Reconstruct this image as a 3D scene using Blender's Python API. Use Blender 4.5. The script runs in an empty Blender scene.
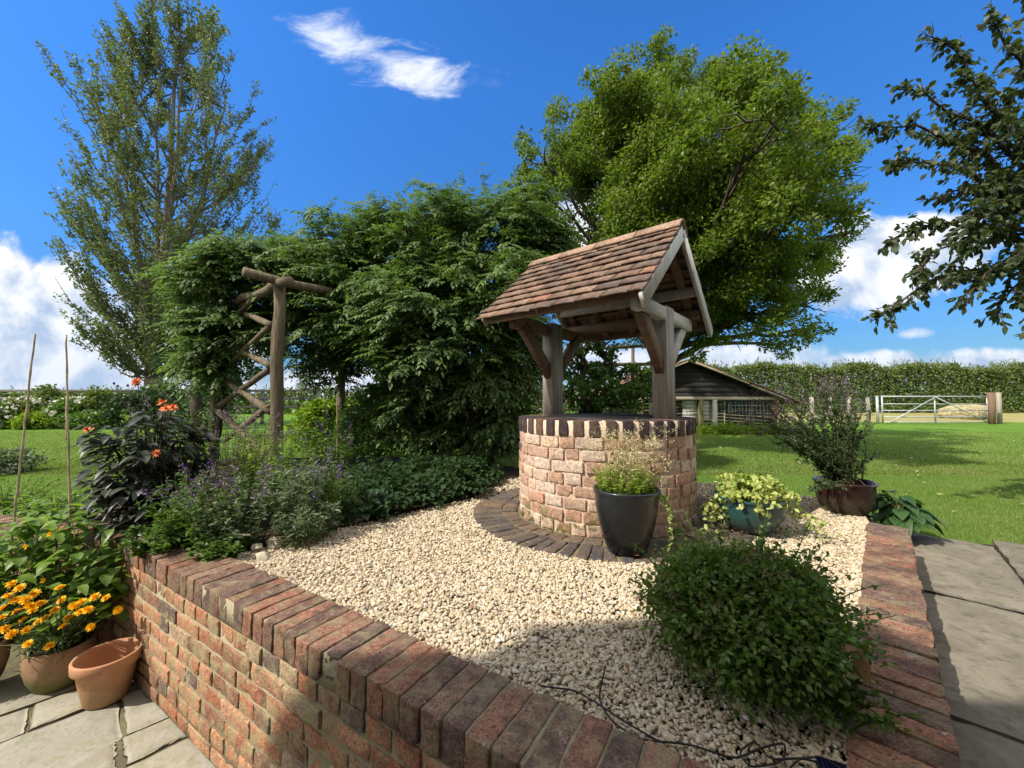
import bpy, math
import numpy as np
from math import radians, cos, sin, pi

scene = bpy.context.scene
rng = np.random.default_rng(7)

# ------------------------------------------------------------------ camera
F, PITCH, EYE = 395.0, 0.042, 0.82
cam_data = bpy.data.cameras.new("camera")
cam = bpy.data.objects.new("camera", cam_data)
scene.collection.objects.link(cam)
cam.location = (0, 0, EYE)
cam.rotation_euler = (pi / 2 + PITCH, 0, 0)
cam_data.sensor_width = 36.0
cam_data.lens = 36.0 * F / 1024.0
cam_data.clip_start = 0.02
cam_data.clip_end = 5000
scene.camera = cam

# ------------------------------------------------------------------ sun, sky, exposure
SUN_HEAD, SUN_EL = radians(27), radians(46)       # horizontal heading the light travels in (from +X), elevation
sun_to = np.array([cos(SUN_HEAD) * cos(SUN_EL), sin(SUN_HEAD) * cos(SUN_EL), -sin(SUN_EL)])
sd = bpy.data.lights.new("sun", 'SUN')
sd.energy = 3.5
sd.angle = radians(0.55)
sd.color = (1.0, 0.93, 0.82)
sun = bpy.data.objects.new("sun", sd)
scene.collection.objects.link(sun)
import mathutils
sun.rotation_euler = mathutils.Vector(sun_to).to_track_quat('-Z', 'Y').to_euler()
sun.location = (-20, -10, 30)

scene.view_settings.view_transform = 'Standard'
scene.view_settings.look = 'None'
scene.view_settings.gamma = 1.0
scene.view_settings.use_curve_mapping = False
scene.view_settings.exposure = 0.82
scene.render.engine = 'CYCLES'
scene.cycles.use_denoising = True
scene.cycles.max_bounces = 7
scene.cycles.diffuse_bounces = 4
scene.cycles.glossy_bounces = 3
scene.cycles.transmission_bounces = 4
scene.cycles.transparent_max_bounces = 6
scene.cycles.sample_clamp_indirect = 6

class NT:
    """small helper for building node trees"""
    def __init__(s, tree):
        s.t = tree
        for n in list(tree.nodes): tree.nodes.remove(n)
    def n(s, typ, **kw):
        nd = s.t.nodes.new(typ)
        for k, v in kw.items(): setattr(nd, k, v)
        return nd
    def link(s, a, b): s.t.links.new(a, b)
    def put(s, sock, v):
        if isinstance(v, bpy.types.NodeSocket): s.link(v, sock)
        elif v is not None: sock.default_value = v
    def m(s, op, a, b=None, c=None, clamp=False):
        nd = s.n('ShaderNodeMath', operation=op, use_clamp=clamp)
        s.put(nd.inputs[0], a)
        if b is not None: s.put(nd.inputs[1], b)
        if c is not None: s.put(nd.inputs[2], c)
        return nd.outputs[0]
    def smooth(s, x, lo, hi, a=0.0, b=1.0):
        nd = s.n('ShaderNodeMapRange', interpolation_type='SMOOTHSTEP')
        s.put(nd.inputs[0], x); s.put(nd.inputs[1], lo); s.put(nd.inputs[2], hi)
        s.put(nd.inputs[3], a); s.put(nd.inputs[4], b)
        return nd.outputs[0]
    def noise(s, vec, scale, detail=4, rough=0.55, dist=0.0, color=False):
        nd = s.n('ShaderNodeTexNoise')
        if vec is not None: s.link(vec, nd.inputs['Vector'])
        nd.inputs['Scale'].default_value = scale
        nd.inputs['Detail'].default_value = detail
        nd.inputs['Roughness'].default_value = rough
        nd.inputs['Distortion'].default_value = dist
        return nd.outputs['Color' if color else 'Fac']
    def mix(s, f, a, b, blend='MIX'):
        nd = s.n('ShaderNodeMix', data_type='RGBA', blend_type=blend)
        s.put(nd.inputs[0], f)
        for i, v in ((6, a), (7, b)):
            if isinstance(v, (tuple, list)) and len(v) == 3: v = (*v, 1)
            s.put(nd.inputs[i], v)
        return nd.outputs[2]
    def ramp(s, f, stops, interp='LINEAR'):
        nd = s.n('ShaderNodeValToRGB')
        s.put(nd.inputs[0], f)
        cr = nd.color_ramp; cr.interpolation = interp
        while len(cr.elements) < len(stops): cr.elements.new(0.5)
        for e, (p, c) in zip(cr.elements, stops):
            e.position = p; e.color = (*c, 1)
        return nd.outputs[0]
    def obj_co(s): return s.n('ShaderNodeTexCoord').outputs['Object']
    def island(s): return s.n('ShaderNodeNewGeometry').outputs['Random Per Island']
    def bump(s, h, strength=0.5, dist=0.01, normal=None):
        nd = s.n('ShaderNodeBump')
        nd.inputs['Strength'].default_value = strength
        nd.inputs['Distance'].default_value = dist
        s.link(h, nd.inputs['Height'])
        if normal is not None: s.link(normal, nd.inputs['Normal'])
        return nd.outputs[0]

world = bpy.data.worlds.new("World")
scene.world = world
world.use_nodes = True
w = NT(world.node_tree)
sky = w.n('ShaderNodeTexSky', sky_type='NISHITA')
sky.sun_disc = False
sky.sun_elevation = SUN_EL
# sky rotation: azimuth of the sun measured clockwise from +Y
sun_from = -sun_to
sky.sun_rotation = math.atan2(sun_from[0], sun_from[1])
sky.air_density = 1.0
sky.dust_density = 0.25
sky.ozone_density = 2.6
hs = w.n('ShaderNodeHueSaturation')
hs.inputs['Saturation'].default_value = 1.22
hs.inputs['Value'].default_value = 1.0
w.link(sky.outputs[0], hs.inputs['Color'])
dirv = w.n('ShaderNodeTexCoord').outputs['Generated']
sep = w.n('ShaderNodeSeparateXYZ'); w.link(dirv, sep.inputs[0])
dx, dy, dz = sep.outputs
ys = w.m('MAXIMUM', dy, 0.05)
u = w.m('DIVIDE', dx, ys); v = w.m('DIVIDE', dz, ys)
comb = w.n('ShaderNodeCombineXYZ'); w.link(u, comb.inputs[0]); w.link(v, comb.inputs[1])
p = comb.outputs[0]
off = w.n('ShaderNodeVectorMath', operation='ADD'); w.link(p, off.inputs[0]); off.inputs[1].default_value = (-0.035, 0.045, 0)
# low flat noise for the cumulus, stretched noise for the wisp
n1 = w.noise(p, 5.5, 9, 0.56, 0.15)
n1b = w.noise(off.outputs[0], 5.5, 9, 0.56, 0.15)
mpw = w.n('ShaderNodeMapping'); w.link(p, mpw.inputs[0]); mpw.inputs['Rotation'].default_value = (0, 0, 0.42); mpw.inputs['Scale'].default_value = (6.0, 13.0, 1)
n2 = w.noise(mpw.outputs[0], 1.0, 8, 0.62, 0.5)
def blob(cu, cv, a, b, rot, k, nz, soft=0.35):
    du = w.m('SUBTRACT', u, cu); dv = w.m('SUBTRACT', v, cv)
    c_, s_ = cos(rot), sin(rot)
    x = w.m('ADD', w.m('MULTIPLY', du, c_ / a), w.m('MULTIPLY', dv, s_ / a))
    y = w.m('ADD', w.m('MULTIPLY', du, -s_ / b), w.m('MULTIPLY', dv, c_ / b))
    d = w.m('ADD', w.m('MULTIPLY', x, x), w.m('MULTIPLY', y, y))
    e = w.m('ADD', w.m('SUBTRACT', 1.0, d), w.m('MULTIPLY', w.m('SUBTRACT', nz, 0.5), k))
    return w.smooth(e, 0.0, soft)
mask = None
for args in (
    (-1.36, 0.20, 0.50, 0.25, -0.22, 2.6, n1, 0.5),     # big bank low in the west
    (-0.98, 0.14, 0.42, 0.17, -0.10, 3.2, n1, 0.6),
    (-1.0, 0.035, 0.9, 0.035, 0.0, 2.4, n1, 0.9),
    (0.99, 0.37, 0.27, 0.125, 0.10, 2.6, n1, 0.45),     # cumulus by the walnut
    (0.86, 0.31, 0.16, 0.12, 0.0, 2.6, n1, 0.5),
    (1.03, 0.172, 0.05, 0.016, 0.05, 4.0, n1, 1.8),
    (1.05, 0.085, 0.60, 0.045, 0.02, 3.4, n1, 0.8),     # low line above the hedge
    (0.42, 0.09, 0.5, 0.07, 0.0, 3.0, n1, 0.8),
    (-0.30, 0.04, 0.6, 0.06, 0.0, 2.4, n1, 0.8),
    (0.17, 0.42, 0.16, 0.13, 0.0, 2.8, n1, 0.5),
):
    b_ = blob(*args)
    mask = b_ if mask is None else w.m('MAXIMUM', mask, b_)
wisp = None
for args in ((-0.43, 0.93, 0.19, 0.085, -0.40, 5.0, n2, 1.9), (-0.25, 0.865, 0.16, 0.075, -0.35, 4.6, n2, 1.6), (-0.06, 0.845, 0.10, 0.035, 0.1, 6.0, n2, 4.5), (0.15, 0.74, 0.03, 0.05, 0.3, 4.0, n2, 5.0)):
    b_ = blob(*args)
    wisp = b_ if wisp is None else w.m('MAXIMUM', wisp, b_)
front = w.smooth(dy, 0.05, 0.15)
mask = w.m('MULTIPLY', mask, front)
wisp = w.m('MULTIPLY', w.m('MULTIPLY', wisp, front), 0.85)
relief = w.m('ADD', w.m('MULTIPLY', w.m('SUBTRACT', n1b, n1), -5.0), 0.60, clamp=True)
under = w.smooth(v, 0.02, 0.34)                          # flat grey bases seen from below, white tops
relief = w.m('MULTIPLY', relief, w.m('ADD', w.m('MULTIPLY', under, 0.42), 0.62), clamp=True)
# unseen bright cloud added behind and above the viewer to lighten the shade
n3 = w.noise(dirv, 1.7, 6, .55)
fill_cloud = w.m('MULTIPLY', w.smooth(dy, .47, .22), w.m('MULTIPLY', w.smooth(n3, .33, .50), w.smooth(dz, -.02, .05)))
cloud_c = w.mix(relief, (2.1, 2.7, 3.7), (4.7, 4.8, 4.9))
grade = w.ramp(dz, [(0.0, (.17, .27, .37)), (.10, (.24, .36, .48)), (.30, (.40, .64, .86)), (.62, (.50, .85, 1.16)), (1.0, (.50, .85, 1.16))])
skyt = w.mix(1.0, hs.outputs[0], grade, 'MULTIPLY')
c1 = w.mix(mask, skyt, cloud_c)
c1 = w.mix(fill_cloud, c1, (7.8, 7.6, 7.1))
c2 = w.mix(wisp, c1, (4.9, 5.05, 5.2))
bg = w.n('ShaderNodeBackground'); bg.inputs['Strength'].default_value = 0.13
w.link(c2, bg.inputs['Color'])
wo = w.n('ShaderNodeOutputWorld'); w.link(bg.outputs[0], wo.inputs['Surface'])

# ------------------------------------------------------------------ geometry helpers
def ray(px, py):
    x = (px - 512) / F; up = (384 - py) / F
    c, s = cos(PITCH), sin(PITCH)
    return np.array([x, c - up * s, s + up * c])
def at(px, py, z=0.0):
    d = ray(px, py); return np.array([0, 0, EYE]) + d * ((z - EYE) / d[2])
def atY(px, py, Y):
    d = ray(px, py); return np.array([0, 0, EYE]) + d * (Y / d[1])
def unit(a):
    a = np.asarray(a, float); return a / np.maximum(np.linalg.norm(a, axis=-1, keepdims=True), 1e-9)

class Geo:
    def __init__(s): s.v = []; s.f = []; s.n = 0
    def add(s, v, f):
        v = np.asarray(v, float).reshape(-1, 3)
        if isinstance(f, list) and len(f) and not all(len(q) == len(f[0]) for q in f):
            for q in f: s.f.append(np.asarray([q], int) + s.n)
        else:
            s.f.append(np.asarray(f, int) + s.n)
        s.v.append(v); s.n += len(v)
        return s
    def build(s, name, mat, parent=None, smooth=False, loc=None, local=False):
        V = np.concatenate(s.v) if s.v else np.zeros((0, 3))
        if loc is not None: V = V - np.asarray(loc)
        pp = parent
        while pp is not None and not local:                # world positions -> the parent's frame
            V = V - np.asarray(pp.location); pp = pp.parent
        me = bpy.data.meshes.new(name)
        me.vertices.add(len(V)); me.vertices.foreach_set('co', V.astype(np.float32).ravel())
        tot = np.concatenate([np.full(len(f), f.shape[1]) for f in s.f])
        idx = np.concatenate([f.ravel() for f in s.f])
        me.loops.add(len(idx)); me.loops.foreach_set('vertex_index', idx.astype(np.int32))
        me.polygons.add(len(tot))
        me.polygons.foreach_set('loop_start', (np.cumsum(tot) - tot).astype(np.int32))
        me.polygons.foreach_set('loop_total', tot.astype(np.int32))
        if smooth: me.polygons.foreach_set('use_smooth', np.ones(len(tot), bool))
        me.update(calc_edges=True); me.validate()
        if mat: me.materials.append(mat)
        o = bpy.data.objects.new(name, me)
        scene.collection.objects.link(o)
        if parent is not None: o.parent = parent
        if loc is not None: o.location = loc
        return o

def tag(o, label=None, cat=None, group=None, kind=None):
    if label: o['label'] = label
    if cat: o['category'] = cat
    if group: o['group'] = group
    if kind: o['kind'] = kind
    return o
def thing(name, label, cat, loc=(0, 0, 0), rz=0.0, group=None):
    o = bpy.data.objects.new(name, None)
    o.empty_display_size = 0.1
    scene.collection.objects.link(o)
    o.location = loc; o.rotation_euler = (0, 0, rz)
    return tag(o, label, cat, group)

BOXF = [(0, 3, 2, 1), (4, 5, 6, 7), (0, 1, 5, 4), (1, 2, 6, 5), (2, 3, 7, 6), (3, 0, 4, 7)]
def box(g, lo, hi):
    x0, y0, z0 = lo; x1, y1, z1 = hi
    g.add([(x0, y0, z0), (x1, y0, z0), (x1, y1, z0), (x0, y1, z0), (x0, y0, z1), (x1, y0, z1), (x1, y1, z1), (x0, y1, z1)], BOXF)
def obox(g, c, X, Y, Z):
    """box about c with half vectors X Y Z"""
    c, X, Y, Z = map(np.asarray, (c, X, Y, Z))
    s = [(-1, -1, -1), (1, -1, -1), (1, 1, -1), (-1, 1, -1), (-1, -1, 1), (1, -1, 1), (1, 1, 1), (-1, 1, 1)]
    g.add([c + a * X + b * Y + d * Z for a, b, d in s], BOXF)
def beam(g, p, q, w_, h_, up=(0, 0, 1), bev=0.003):
    """squared timber from p to q, chamfered long edges"""
    p, q, up = np.asarray(p, float), np.asarray(q, float), np.asarray(up, float)
    d = unit(q - p); s = unit(np.cross(d, up)); n = np.cross(s, d)
    a, b, e = w_ / 2, h_ / 2, min(bev, w_ / 4, h_ / 4)
    prof = [(-a + e, -b), (a - e, -b), (a, -b + e), (a, b - e), (a - e, b), (-a + e, b), (-a, b - e), (-a, -b + e)]
    V = [p + s * x + n * y for x, y in prof] + [q + s * x + n * y for x, y in prof]
    fs = [[i, (i + 1) % 8, 8 + (i + 1) % 8, 8 + i] for i in range(8)]
    g.add(V, fs); k = g.n - 16
    g.f.append(np.array([list(range(7, -1, -1))]) + k); g.f.append(np.array([list(range(8, 16))]) + k)
def tube(g, pts, rad, n=6, cap=True):
    pts = np.asarray(pts, float); k = len(pts)
    rad = np.broadcast_to(np.asarray(rad, float), (k,))
    t = unit(np.gradient(pts, axis=0))
    ref = np.array([0.31, 0.21, 0.93]) if abs(unit(pts[-1] - pts[0])[2]) < 0.8 else np.array([0.95, 0.3, 0.1])
    s = unit(np.cross(t, ref)); b = np.cross(t, s)
    a = np.linspace(0, 2 * pi, n, endpoint=False)
    V = pts[:, None] + rad[:, None, None] * (np.cos(a)[None, :, None] * s[:, None] + np.sin(a)[None, :, None] * b[:, None])
    i = np.arange(k - 1)[:, None] * n; j = np.arange(n)[None]; jn = (j + 1) % n
    fs = np.stack([i + j, i + jn, i + n + jn, i + n + j], -1).reshape(-1, 4)
    base = g.n
    g.add(V.reshape(-1, 3), fs)
    if cap and n > 2:
        g.f.append(np.array([list(range(n))[::-1]]) + base)
        g.f.append(np.array([list(range((k - 1) * n, k * n))]) + base)
def curve(p, q, bend, k=7):
    """quadratic curve from p to q through a bent middle"""
    t = np.linspace(0, 1, k)[:, None]
    m = (np.asarray(p) + np.asarray(q)) / 2 + np.asarray(bend)
    return (1 - t) ** 2 * p + 2 * t * (1 - t) * m + t ** 2 * np.asarray(q)
def wobble(pts, amp):
    pts = np.array(pts, float); pts[1:-1] += rng.normal(0, amp, (len(pts) - 2, 3)); return pts
def lathe(g, prof, n=40, c=(0, 0, 0), wob=0.0, squash=(1, 1)):
    prof = np.asarray(prof, float); k = len(prof)
    a = np.linspace(0, 2 * pi, n, endpoint=False)
    r = prof[:, 0][:, None] * (1 + wob * np.sin(a * 2 + 1)[None])
    V = np.stack([r * np.cos(a) * squash[0] + c[0], r * np.sin(a) * squash[1] + c[1], np.repeat(prof[:, 1][:, None], n, 1) + c[2]], -1).reshape(-1, 3)
    i = np.arange(k - 1)[:, None] * n; j = np.arange(n)[None]; jn = (j + 1) % n
    g.add(V, np.stack([i + j, i + jn, i + n + jn, i + n + j], -1).reshape(-1, 4))

def leaves(g, P, D, N, L, W, fold=0.18, droop=0.12, simple=False):
    """many leaf blades at once: base P, pointing D, facing N"""
    P = np.asarray(P, float); n = len(P)
    D = unit(D); S = unit(np.cross(D, N)); N = np.cross(S, D)
    L = np.broadcast_to(np.asarray(L, float), (n,))[:, None]; W = np.broadcast_to(np.asarray(W, float), (n,))[:, None]
    tip = P + D * L; tip[:, 2:] -= droop * L
    mid = P + D * L * 0.45
    a = mid + S * W / 2 + N * fold * W; b = mid - S * W / 2 + N * fold * W
    if simple:
        V = np.stack([P, a, tip, b], 1).reshape(-1, 3)
        k = np.arange(n)[:, None] * 4
        g.add(V, k + np.array([[0, 1, 2, 3]]))
    else:
        a2 = P + D * L * 0.74 + S * W * 0.36 + N * fold * W * 0.6; b2 = a2 - S * W * 0.72
        a2[:, 2:] -= droop * L * 0.45; b2[:, 2:] -= droop * L * 0.45
        V = np.stack([P, a, a2, tip, b2, b, mid], 1).reshape(-1, 3)
        k = np.arange(n)[:, None] * 7
        g.add(V, np.concatenate([k + np.array([[0, 1, 2, 6]]), k + np.array([[6, 2, 3, 4]]), k + np.array([[0, 6, 4, 5]])]))
def rand_dir(n, up=0.0):
    d = rng.normal(size=(n, 3)); d = unit(d); d[:, 2] += up; return unit(d)
def blob_leaves(g, c, r, n, L, W, up=0.3, shell=0.55, squash=1.0, simple=False, outward=0.8, fold=0.18, droop=0.12):
    """leaves spread through a lump of foliage, thickest near its skin"""
    d = rand_dir(n)
    rr = (shell + (1 - shell) * rng.random(n)) * (1 + rng.normal(0, .09, n))
    rad = np.asarray(r if np.ndim(r) else (r, r, r * squash), float)
    P = np.asarray(c) + d * rr[:, None] * rad
    D = unit(d * outward + rng.normal(0, .6, (n, 3)) + np.array([0, 0, up * 0.3]))
    N = unit(rng.normal(0, .55, (n, 3)) + d * 0.5 + np.array([0, 0, up + .35]))
    sc = rng.uniform(.65, 1.25, n)
    leaves(g, P, D, N, L * sc, W * sc, fold, droop, simple)
    return P

def cube_grid(h, r, seg):
    """rounded box surface: half sizes h, edge radius r, segments per axis"""
    ax = [np.concatenate([[-h[i], -h[i] + r * .3, -h[i] + r], np.linspace(-h[i] + r, h[i] - r, seg[i] + 1)[1:-1], [h[i] - r, h[i] - r * .3, h[i]]]) for i in range(3)]
    vs = {}; V = []; Fs = []
    def vid(i, j, k):
        key = (i, j, k)
        if key not in vs:
            vs[key] = len(V); V.append((ax[0][i], ax[1][j], ax[2][k]))
        return vs[key]
    nx, ny, nz = (len(a) - 1 for a in ax)
    for k, flip in ((0, 1), (nz, 0)):
        for i in range(nx):
            for j in range(ny):
                q = [vid(i, j, k), vid(i + 1, j, k), vid(i + 1, j + 1, k), vid(i, j + 1, k)]
                Fs.append(q[::-1] if flip else q)
    for j, flip in ((0, 0), (ny, 1)):
        for i in range(nx):
            for k in range(nz):
                q = [vid(i, j, k), vid(i + 1, j, k), vid(i + 1, j, k + 1), vid(i, j, k + 1)]
                Fs.append(q[::-1] if flip else q)
    for i, flip in ((0, 1), (nx, 0)):
        for j in range(ny):
            for k in range(nz):
                q = [vid(i, j, k), vid(i, j + 1, k), vid(i, j + 1, k + 1), vid(i, j, k + 1)]
                Fs.append(q[::-1] if flip else q)
    V = np.array(V); hh = np.asarray(h)
    inner = np.clip(V, -hh + r, hh - r); d = V - inner
    l = np.linalg.norm(d, axis=1, keepdims=True)
    V = np.where(l > 1e-9, inner + d / np.maximum(l, 1e-9) * r, V)
    return V, np.array(Fs)
_cg = {}
def brick(g, c, X, Y, Z, size, amp=0.002, r=0.006, seg=(5, 3, 2)):
    """one worn brick: size (x,y,z) in the frame X,Y,Z at centre c"""
    key = (tuple(np.round(np.asarray(size) / 0.004).astype(int)), r, seg)
    if key not in _cg: _cg[key] = cube_grid([k * .004 / 2 for k in key[0]], r, seg)
    V, Fs = _cg[key]
    ph = rng.uniform(0, 6.28, (5, 3)); fr = rng.uniform(40, 150, (5, 3)) * rng.choice([-1, 1], (5, 3))
    dsp = np.zeros_like(V)
    for q in range(5):
        sn = np.sin(V @ fr[q] + ph[q][0])
        dsp += sn[:, None] * np.array([np.cos(ph[q][1]), np.sin(ph[q][1]), np.cos(ph[q][2])]) * amp * .5
    # a knocked corner here and there
    if rng.random() < .5:
        cn = np.sign(rng.normal(size=3)) * np.asarray(size) / 2
        dd = np.linalg.norm(V - cn, axis=1); k = rng.uniform(.012, .03)
        dsp -= (np.clip(1 - dd / k, 0, 1) ** 1 * .35 * k)[:, None] * np.sign(cn)
    Q = V + dsp
    g.add(np.asarray(c) + Q[:, :1] * np.asarray(X) + Q[:, 1:2] * np.asarray(Y) + Q[:, 2:] * np.asarray(Z), Fs)

# ------------------------------------------------------------------ materials
def mat_base(name):
    m = bpy.data.materials.new(name); m.use_nodes = True
    t = NT(m.node_tree)
    out = t.n('ShaderNodeOutputMaterial'); bs = t.n('ShaderNodeBsdfPrincipled')
    t.link(bs.outputs[0], out.inputs[0])
    return m, t, bs, out
def leaf_mat(name, cols, transl=0.32, rough=0.55, spec=0.22, tcol=None, clump=1.2):
    m, t, bs, out = mat_base(name)
    isl = t.island()
    base = t.ramp(isl, [(i / max(1, len(cols) - 1), c) for i, c in enumerate(cols)])
    nz = t.noise(t.obj_co(), clump, 3)
    base = t.mix(t.smooth(nz, .35, .7, 0, .5), base, cols[-1])
    t.link(base, bs.inputs['Base Color'])
    bs.inputs['Roughness'].default_value = rough
    bs.inputs['Specular IOR Level'].default_value = spec
    tr = t.n('ShaderNodeBsdfTranslucent')
    tc = t.mix(1.0, base, tcol or (1.5, 1.7, 0.55), 'MULTIPLY')
    t.link(tc, tr.inputs[0])
    mx = t.n('ShaderNodeMixShader'); mx.inputs[0].default_value = transl
    t.link(bs.outputs[0], mx.inputs[1]); t.link(tr.outputs[0], mx.inputs[2])
    t.link(mx.outputs[0], out.inputs[0])
    return m
def plain(name, col, rough=0.6, spec=0.4, metal=0.0, var=0.25, scale=8.0, bump=0.0):
    m, t, bs, out = mat_base(name)
    nz = t.noise(t.obj_co(), scale, 5, .6)
    dark = tuple(c * (1 - var) for c in col); lite = tuple(min(1, c * (1 + var)) for c in col)
    t.link(t.mix(t.smooth(nz, .3, .7), dark, lite), bs.inputs['Base Color'])
    bs.inputs['Roughness'].default_value = rough; bs.inputs['Specular IOR Level'].default_value = spec
    bs.inputs['Metallic'].default_value = metal
    if bump: t.link(t.bump(t.noise(t.obj_co(), scale * 5, 4), bump, .01), bs.inputs['Normal'])
    return m
def bark_mat(name, a, b, scale=14, stretch=0.25):
    m, t, bs, out = mat_base(name)
    mp = t.n('ShaderNodeMapping'); t.link(t.obj_co(), mp.inputs[0]); mp.inputs['Scale'].default_value = (1, 1, stretch)
    nz = t.noise(mp.outputs[0], scale, 6, .65)
    col = t.ramp(nz, [(.3, a), (.7, b)])
    green = t.noise(t.obj_co(), 3.0, 3)
    t.link(t.mix(t.smooth(green, .5, .75, 0, .35), col, (.09, .10, .05)), bs.inputs['Base Color'])
    bs.inputs['Roughness'].default_value = .9; bs.inputs['Specular IOR Level'].default_value = .15
    t.link(t.bump(nz, .8, .03), bs.inputs['Normal'])
    return m
def brick_mat(name, stops, lichen=0.35, lcol=(.34, .31, .17), pale=0.25, moss=0.0, rough=.9, soot=.5, grain=1.0):
    m, t, bs, out = mat_base(name)
    co = t.obj_co()
    base = t.ramp(t.island(), stops, 'CONSTANT' if len(stops) > 6 else 'LINEAR')
    n_big = t.noise(co, 13, 6, .68); n_sm = t.noise(co, 170, 5, .75); n_mid = t.noise(co, 42, 6, .7)
    n_sp = t.noise(co, 90, 4, .7)
    c = t.mix(t.smooth(n_mid, .38, .66, 0, .75 * grain), base, t.mix(1.0, base, (.50, .46, .46), 'MULTIPLY'))
    c = t.mix(t.smooth(n_sm, .47, .60, 0, .9 * grain), c, t.mix(1.0, c, (1.6, 1.55, 1.5), 'MULTIPLY'))
    c = t.mix(t.smooth(n_sm, .46, .36, 0, .8 * grain), c, t.mix(1.0, c, (.42, .40, .40), 'MULTIPLY'))
    c = t.mix(t.smooth(n_sp, .57, .64, 0, .85 * grain), c, t.mix(1.0, c, (.35, .33, .32), 'MULTIPLY'))
    if lichen:
        f = t.m('MULTIPLY', t.smooth(n_big, .46, .62), t.smooth(n_sm, .36, .58, .35, 1))
        c = t.mix(t.m('MULTIPLY', f, lichen), c, lcol)
    if pale:
        n_p = t.noise(co, 9.0, 8, .75, .4)
        c = t.mix(t.smooth(n_p, .60, .68, 0, pale), c, (.52, .48, .42))
        c = t.mix(t.smooth(t.noise(co, 55, 3, .6), .68, .72, 0, pale * 1.2), c, (.55, .52, .45))
    n_d = t.noise(co, 5.5, 7, .72)
    c = t.mix(t.smooth(n_d, .50, .66, 0, soot), c, (.055, .044, .038))
    if moss:
        geo = t.n('ShaderNodeSeparateXYZ'); t.link(co, geo.inputs[0])
        low = t.smooth(geo.outputs[2], .02, .22, 1, 0)
        c = t.mix(t.m('MULTIPLY', t.m('MULTIPLY', low, t.smooth(n_big, .45, .6)), moss), c, (.10, .115, .025))
    t.link(c, bs.inputs['Base Color'])
    bs.inputs['Roughness'].default_value = rough; bs.inputs['Specular IOR Level'].default_value = .2
    h = t.m('ADD', t.m('MULTIPLY', n_sm, .6), t.m('MULTIPLY', n_mid, 1.2))
    t.link(t.bump(h, .9, .008), bs.inputs['Normal'])
    return m
def mortar_mat(name, a, b, green=.3):
    m, t, bs, out = mat_base(name)
    co = t.obj_co(); n1_, n2_ = t.noise(co, 60, 5, .65), t.noise(co, 6, 5)
    c = t.mix(n1_, a, b)
    c = t.mix(t.smooth(n2_, .45, .7, 0, green), c, (.22, .21, .09))
    t.link(c, bs.inputs['Base Color']); bs.inputs['Roughness'].default_value = .95
    bs.inputs['Specular IOR Level'].default_value = .1
    t.link(t.bump(n1_, .9, .008), bs.inputs['Normal'])
    return m
def wood_mat(name, a, b, axis=0, scale=9, rough=.75, spec=.25):
    m, t, bs, out = mat_base(name)
    mp = t.n('ShaderNodeMapping'); t.link(t.obj_co(), mp.inputs[0])
    s_ = [scale, scale, scale]; s_[axis] = scale * .07; mp.inputs['Scale'].default_value = s_
    g1 = t.noise(mp.outputs[0], 3.0, 6, .65, .3); g2 = t.noise(t.obj_co(), 5, 4)
    c = t.ramp(g1, [(.3, a), (.68, b)])
    c = t.mix(t.smooth(g2, .5, .75, 0, .35), c, tuple(k * .6 for k in a))
    t.link(c, bs.inputs['Base Color']); bs.inputs['Roughness'].default_value = rough
    bs.inputs['Specular IOR Level'].default_value = spec
    t.link(t.bump(g1, .5, .006), bs.inputs['Normal'])
    return m
def glaze_mat(name, stops, rough=.12, zscale=4.0):
    m, t, bs, out = mat_base(name)
    co = t.obj_co(); sp = t.n('ShaderNodeSeparateXYZ'); t.link(co, sp.inputs[0])
    nz = t.noise(co, 9, 6, .65, .6)
    f = t.m('ADD', t.m('MULTIPLY', sp.outputs[2], zscale), t.m('MULTIPLY', t.m('SUBTRACT', nz, .5), .9))
    t.link(t.ramp(f, stops), bs.inputs['Base Color'])
    n3 = t.noise(co, 30, 4)
    t.link(t.smooth(n3, .35, .75, rough, rough + .22), bs.inputs['Roughness'])
    bs.inputs['Specular IOR Level'].default_value = .38
    t.link(t.bump(t.noise(co, 5, 3), .12, .02), bs.inputs['Normal'])
    return m
# ------------------------------------------------------------------ ground
LAWN, PATH, YARD = -0.20, -0.185, -0.66
def grass_ground_mat():
    m, t, bs, out = mat_base('lawn_turf')
    co = t.obj_co()
    a = t.noise(co, .35, 4); b = t.noise(co, 3.0, 5, .6); c = t.noise(co, 60, 4, .7)
    col = t.mix(b, (.075, .16, .016), (.125, .24, .028))
    col = t.mix(t.smooth(a, .4, .7, 0, .5), col, (.16, .25, .04))
    col = t.mix(t.smooth(c, .5, .8, 0, .55), col, (.035, .085, .010))
    t.link(col, bs.inputs['Base Color']); bs.inputs['Roughness'].default_value = .9
    bs.inputs['Specular IOR Level'].default_value = .1
    t.link(t.bump(c, .9, .03), bs.inputs['Normal'])
    return m
turf = grass_ground_mat()
# wall lines (outer top edge of each retaining wall)
LA, LB = np.array([-2.29, 2.325]), np.array([0.92, 0.340])
ld = unit(LB - LA); ln = np.array([-ld[1], ld[0]])            # along the front wall; ln points into the bed
RA, RB = np.array([2.464, 2.487]), np.array([0.66, 0.55])     # outer (path side) edge of the side wall
rd = unit(RB - RA); rn = np.array([rd[1], -rd[0]])            # rn points into the bed
if rn @ np.array([-1, 1]) < 0: rn = -rn
TA, TB = np.array([-2.29, 2.325]), np.array([-6.5, 3.15])     # wall running off to the left
td = unit(TB - TA); tn = np.array([td[1], -td[0]])
if tn[1] < 0: tn = -tn

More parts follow.
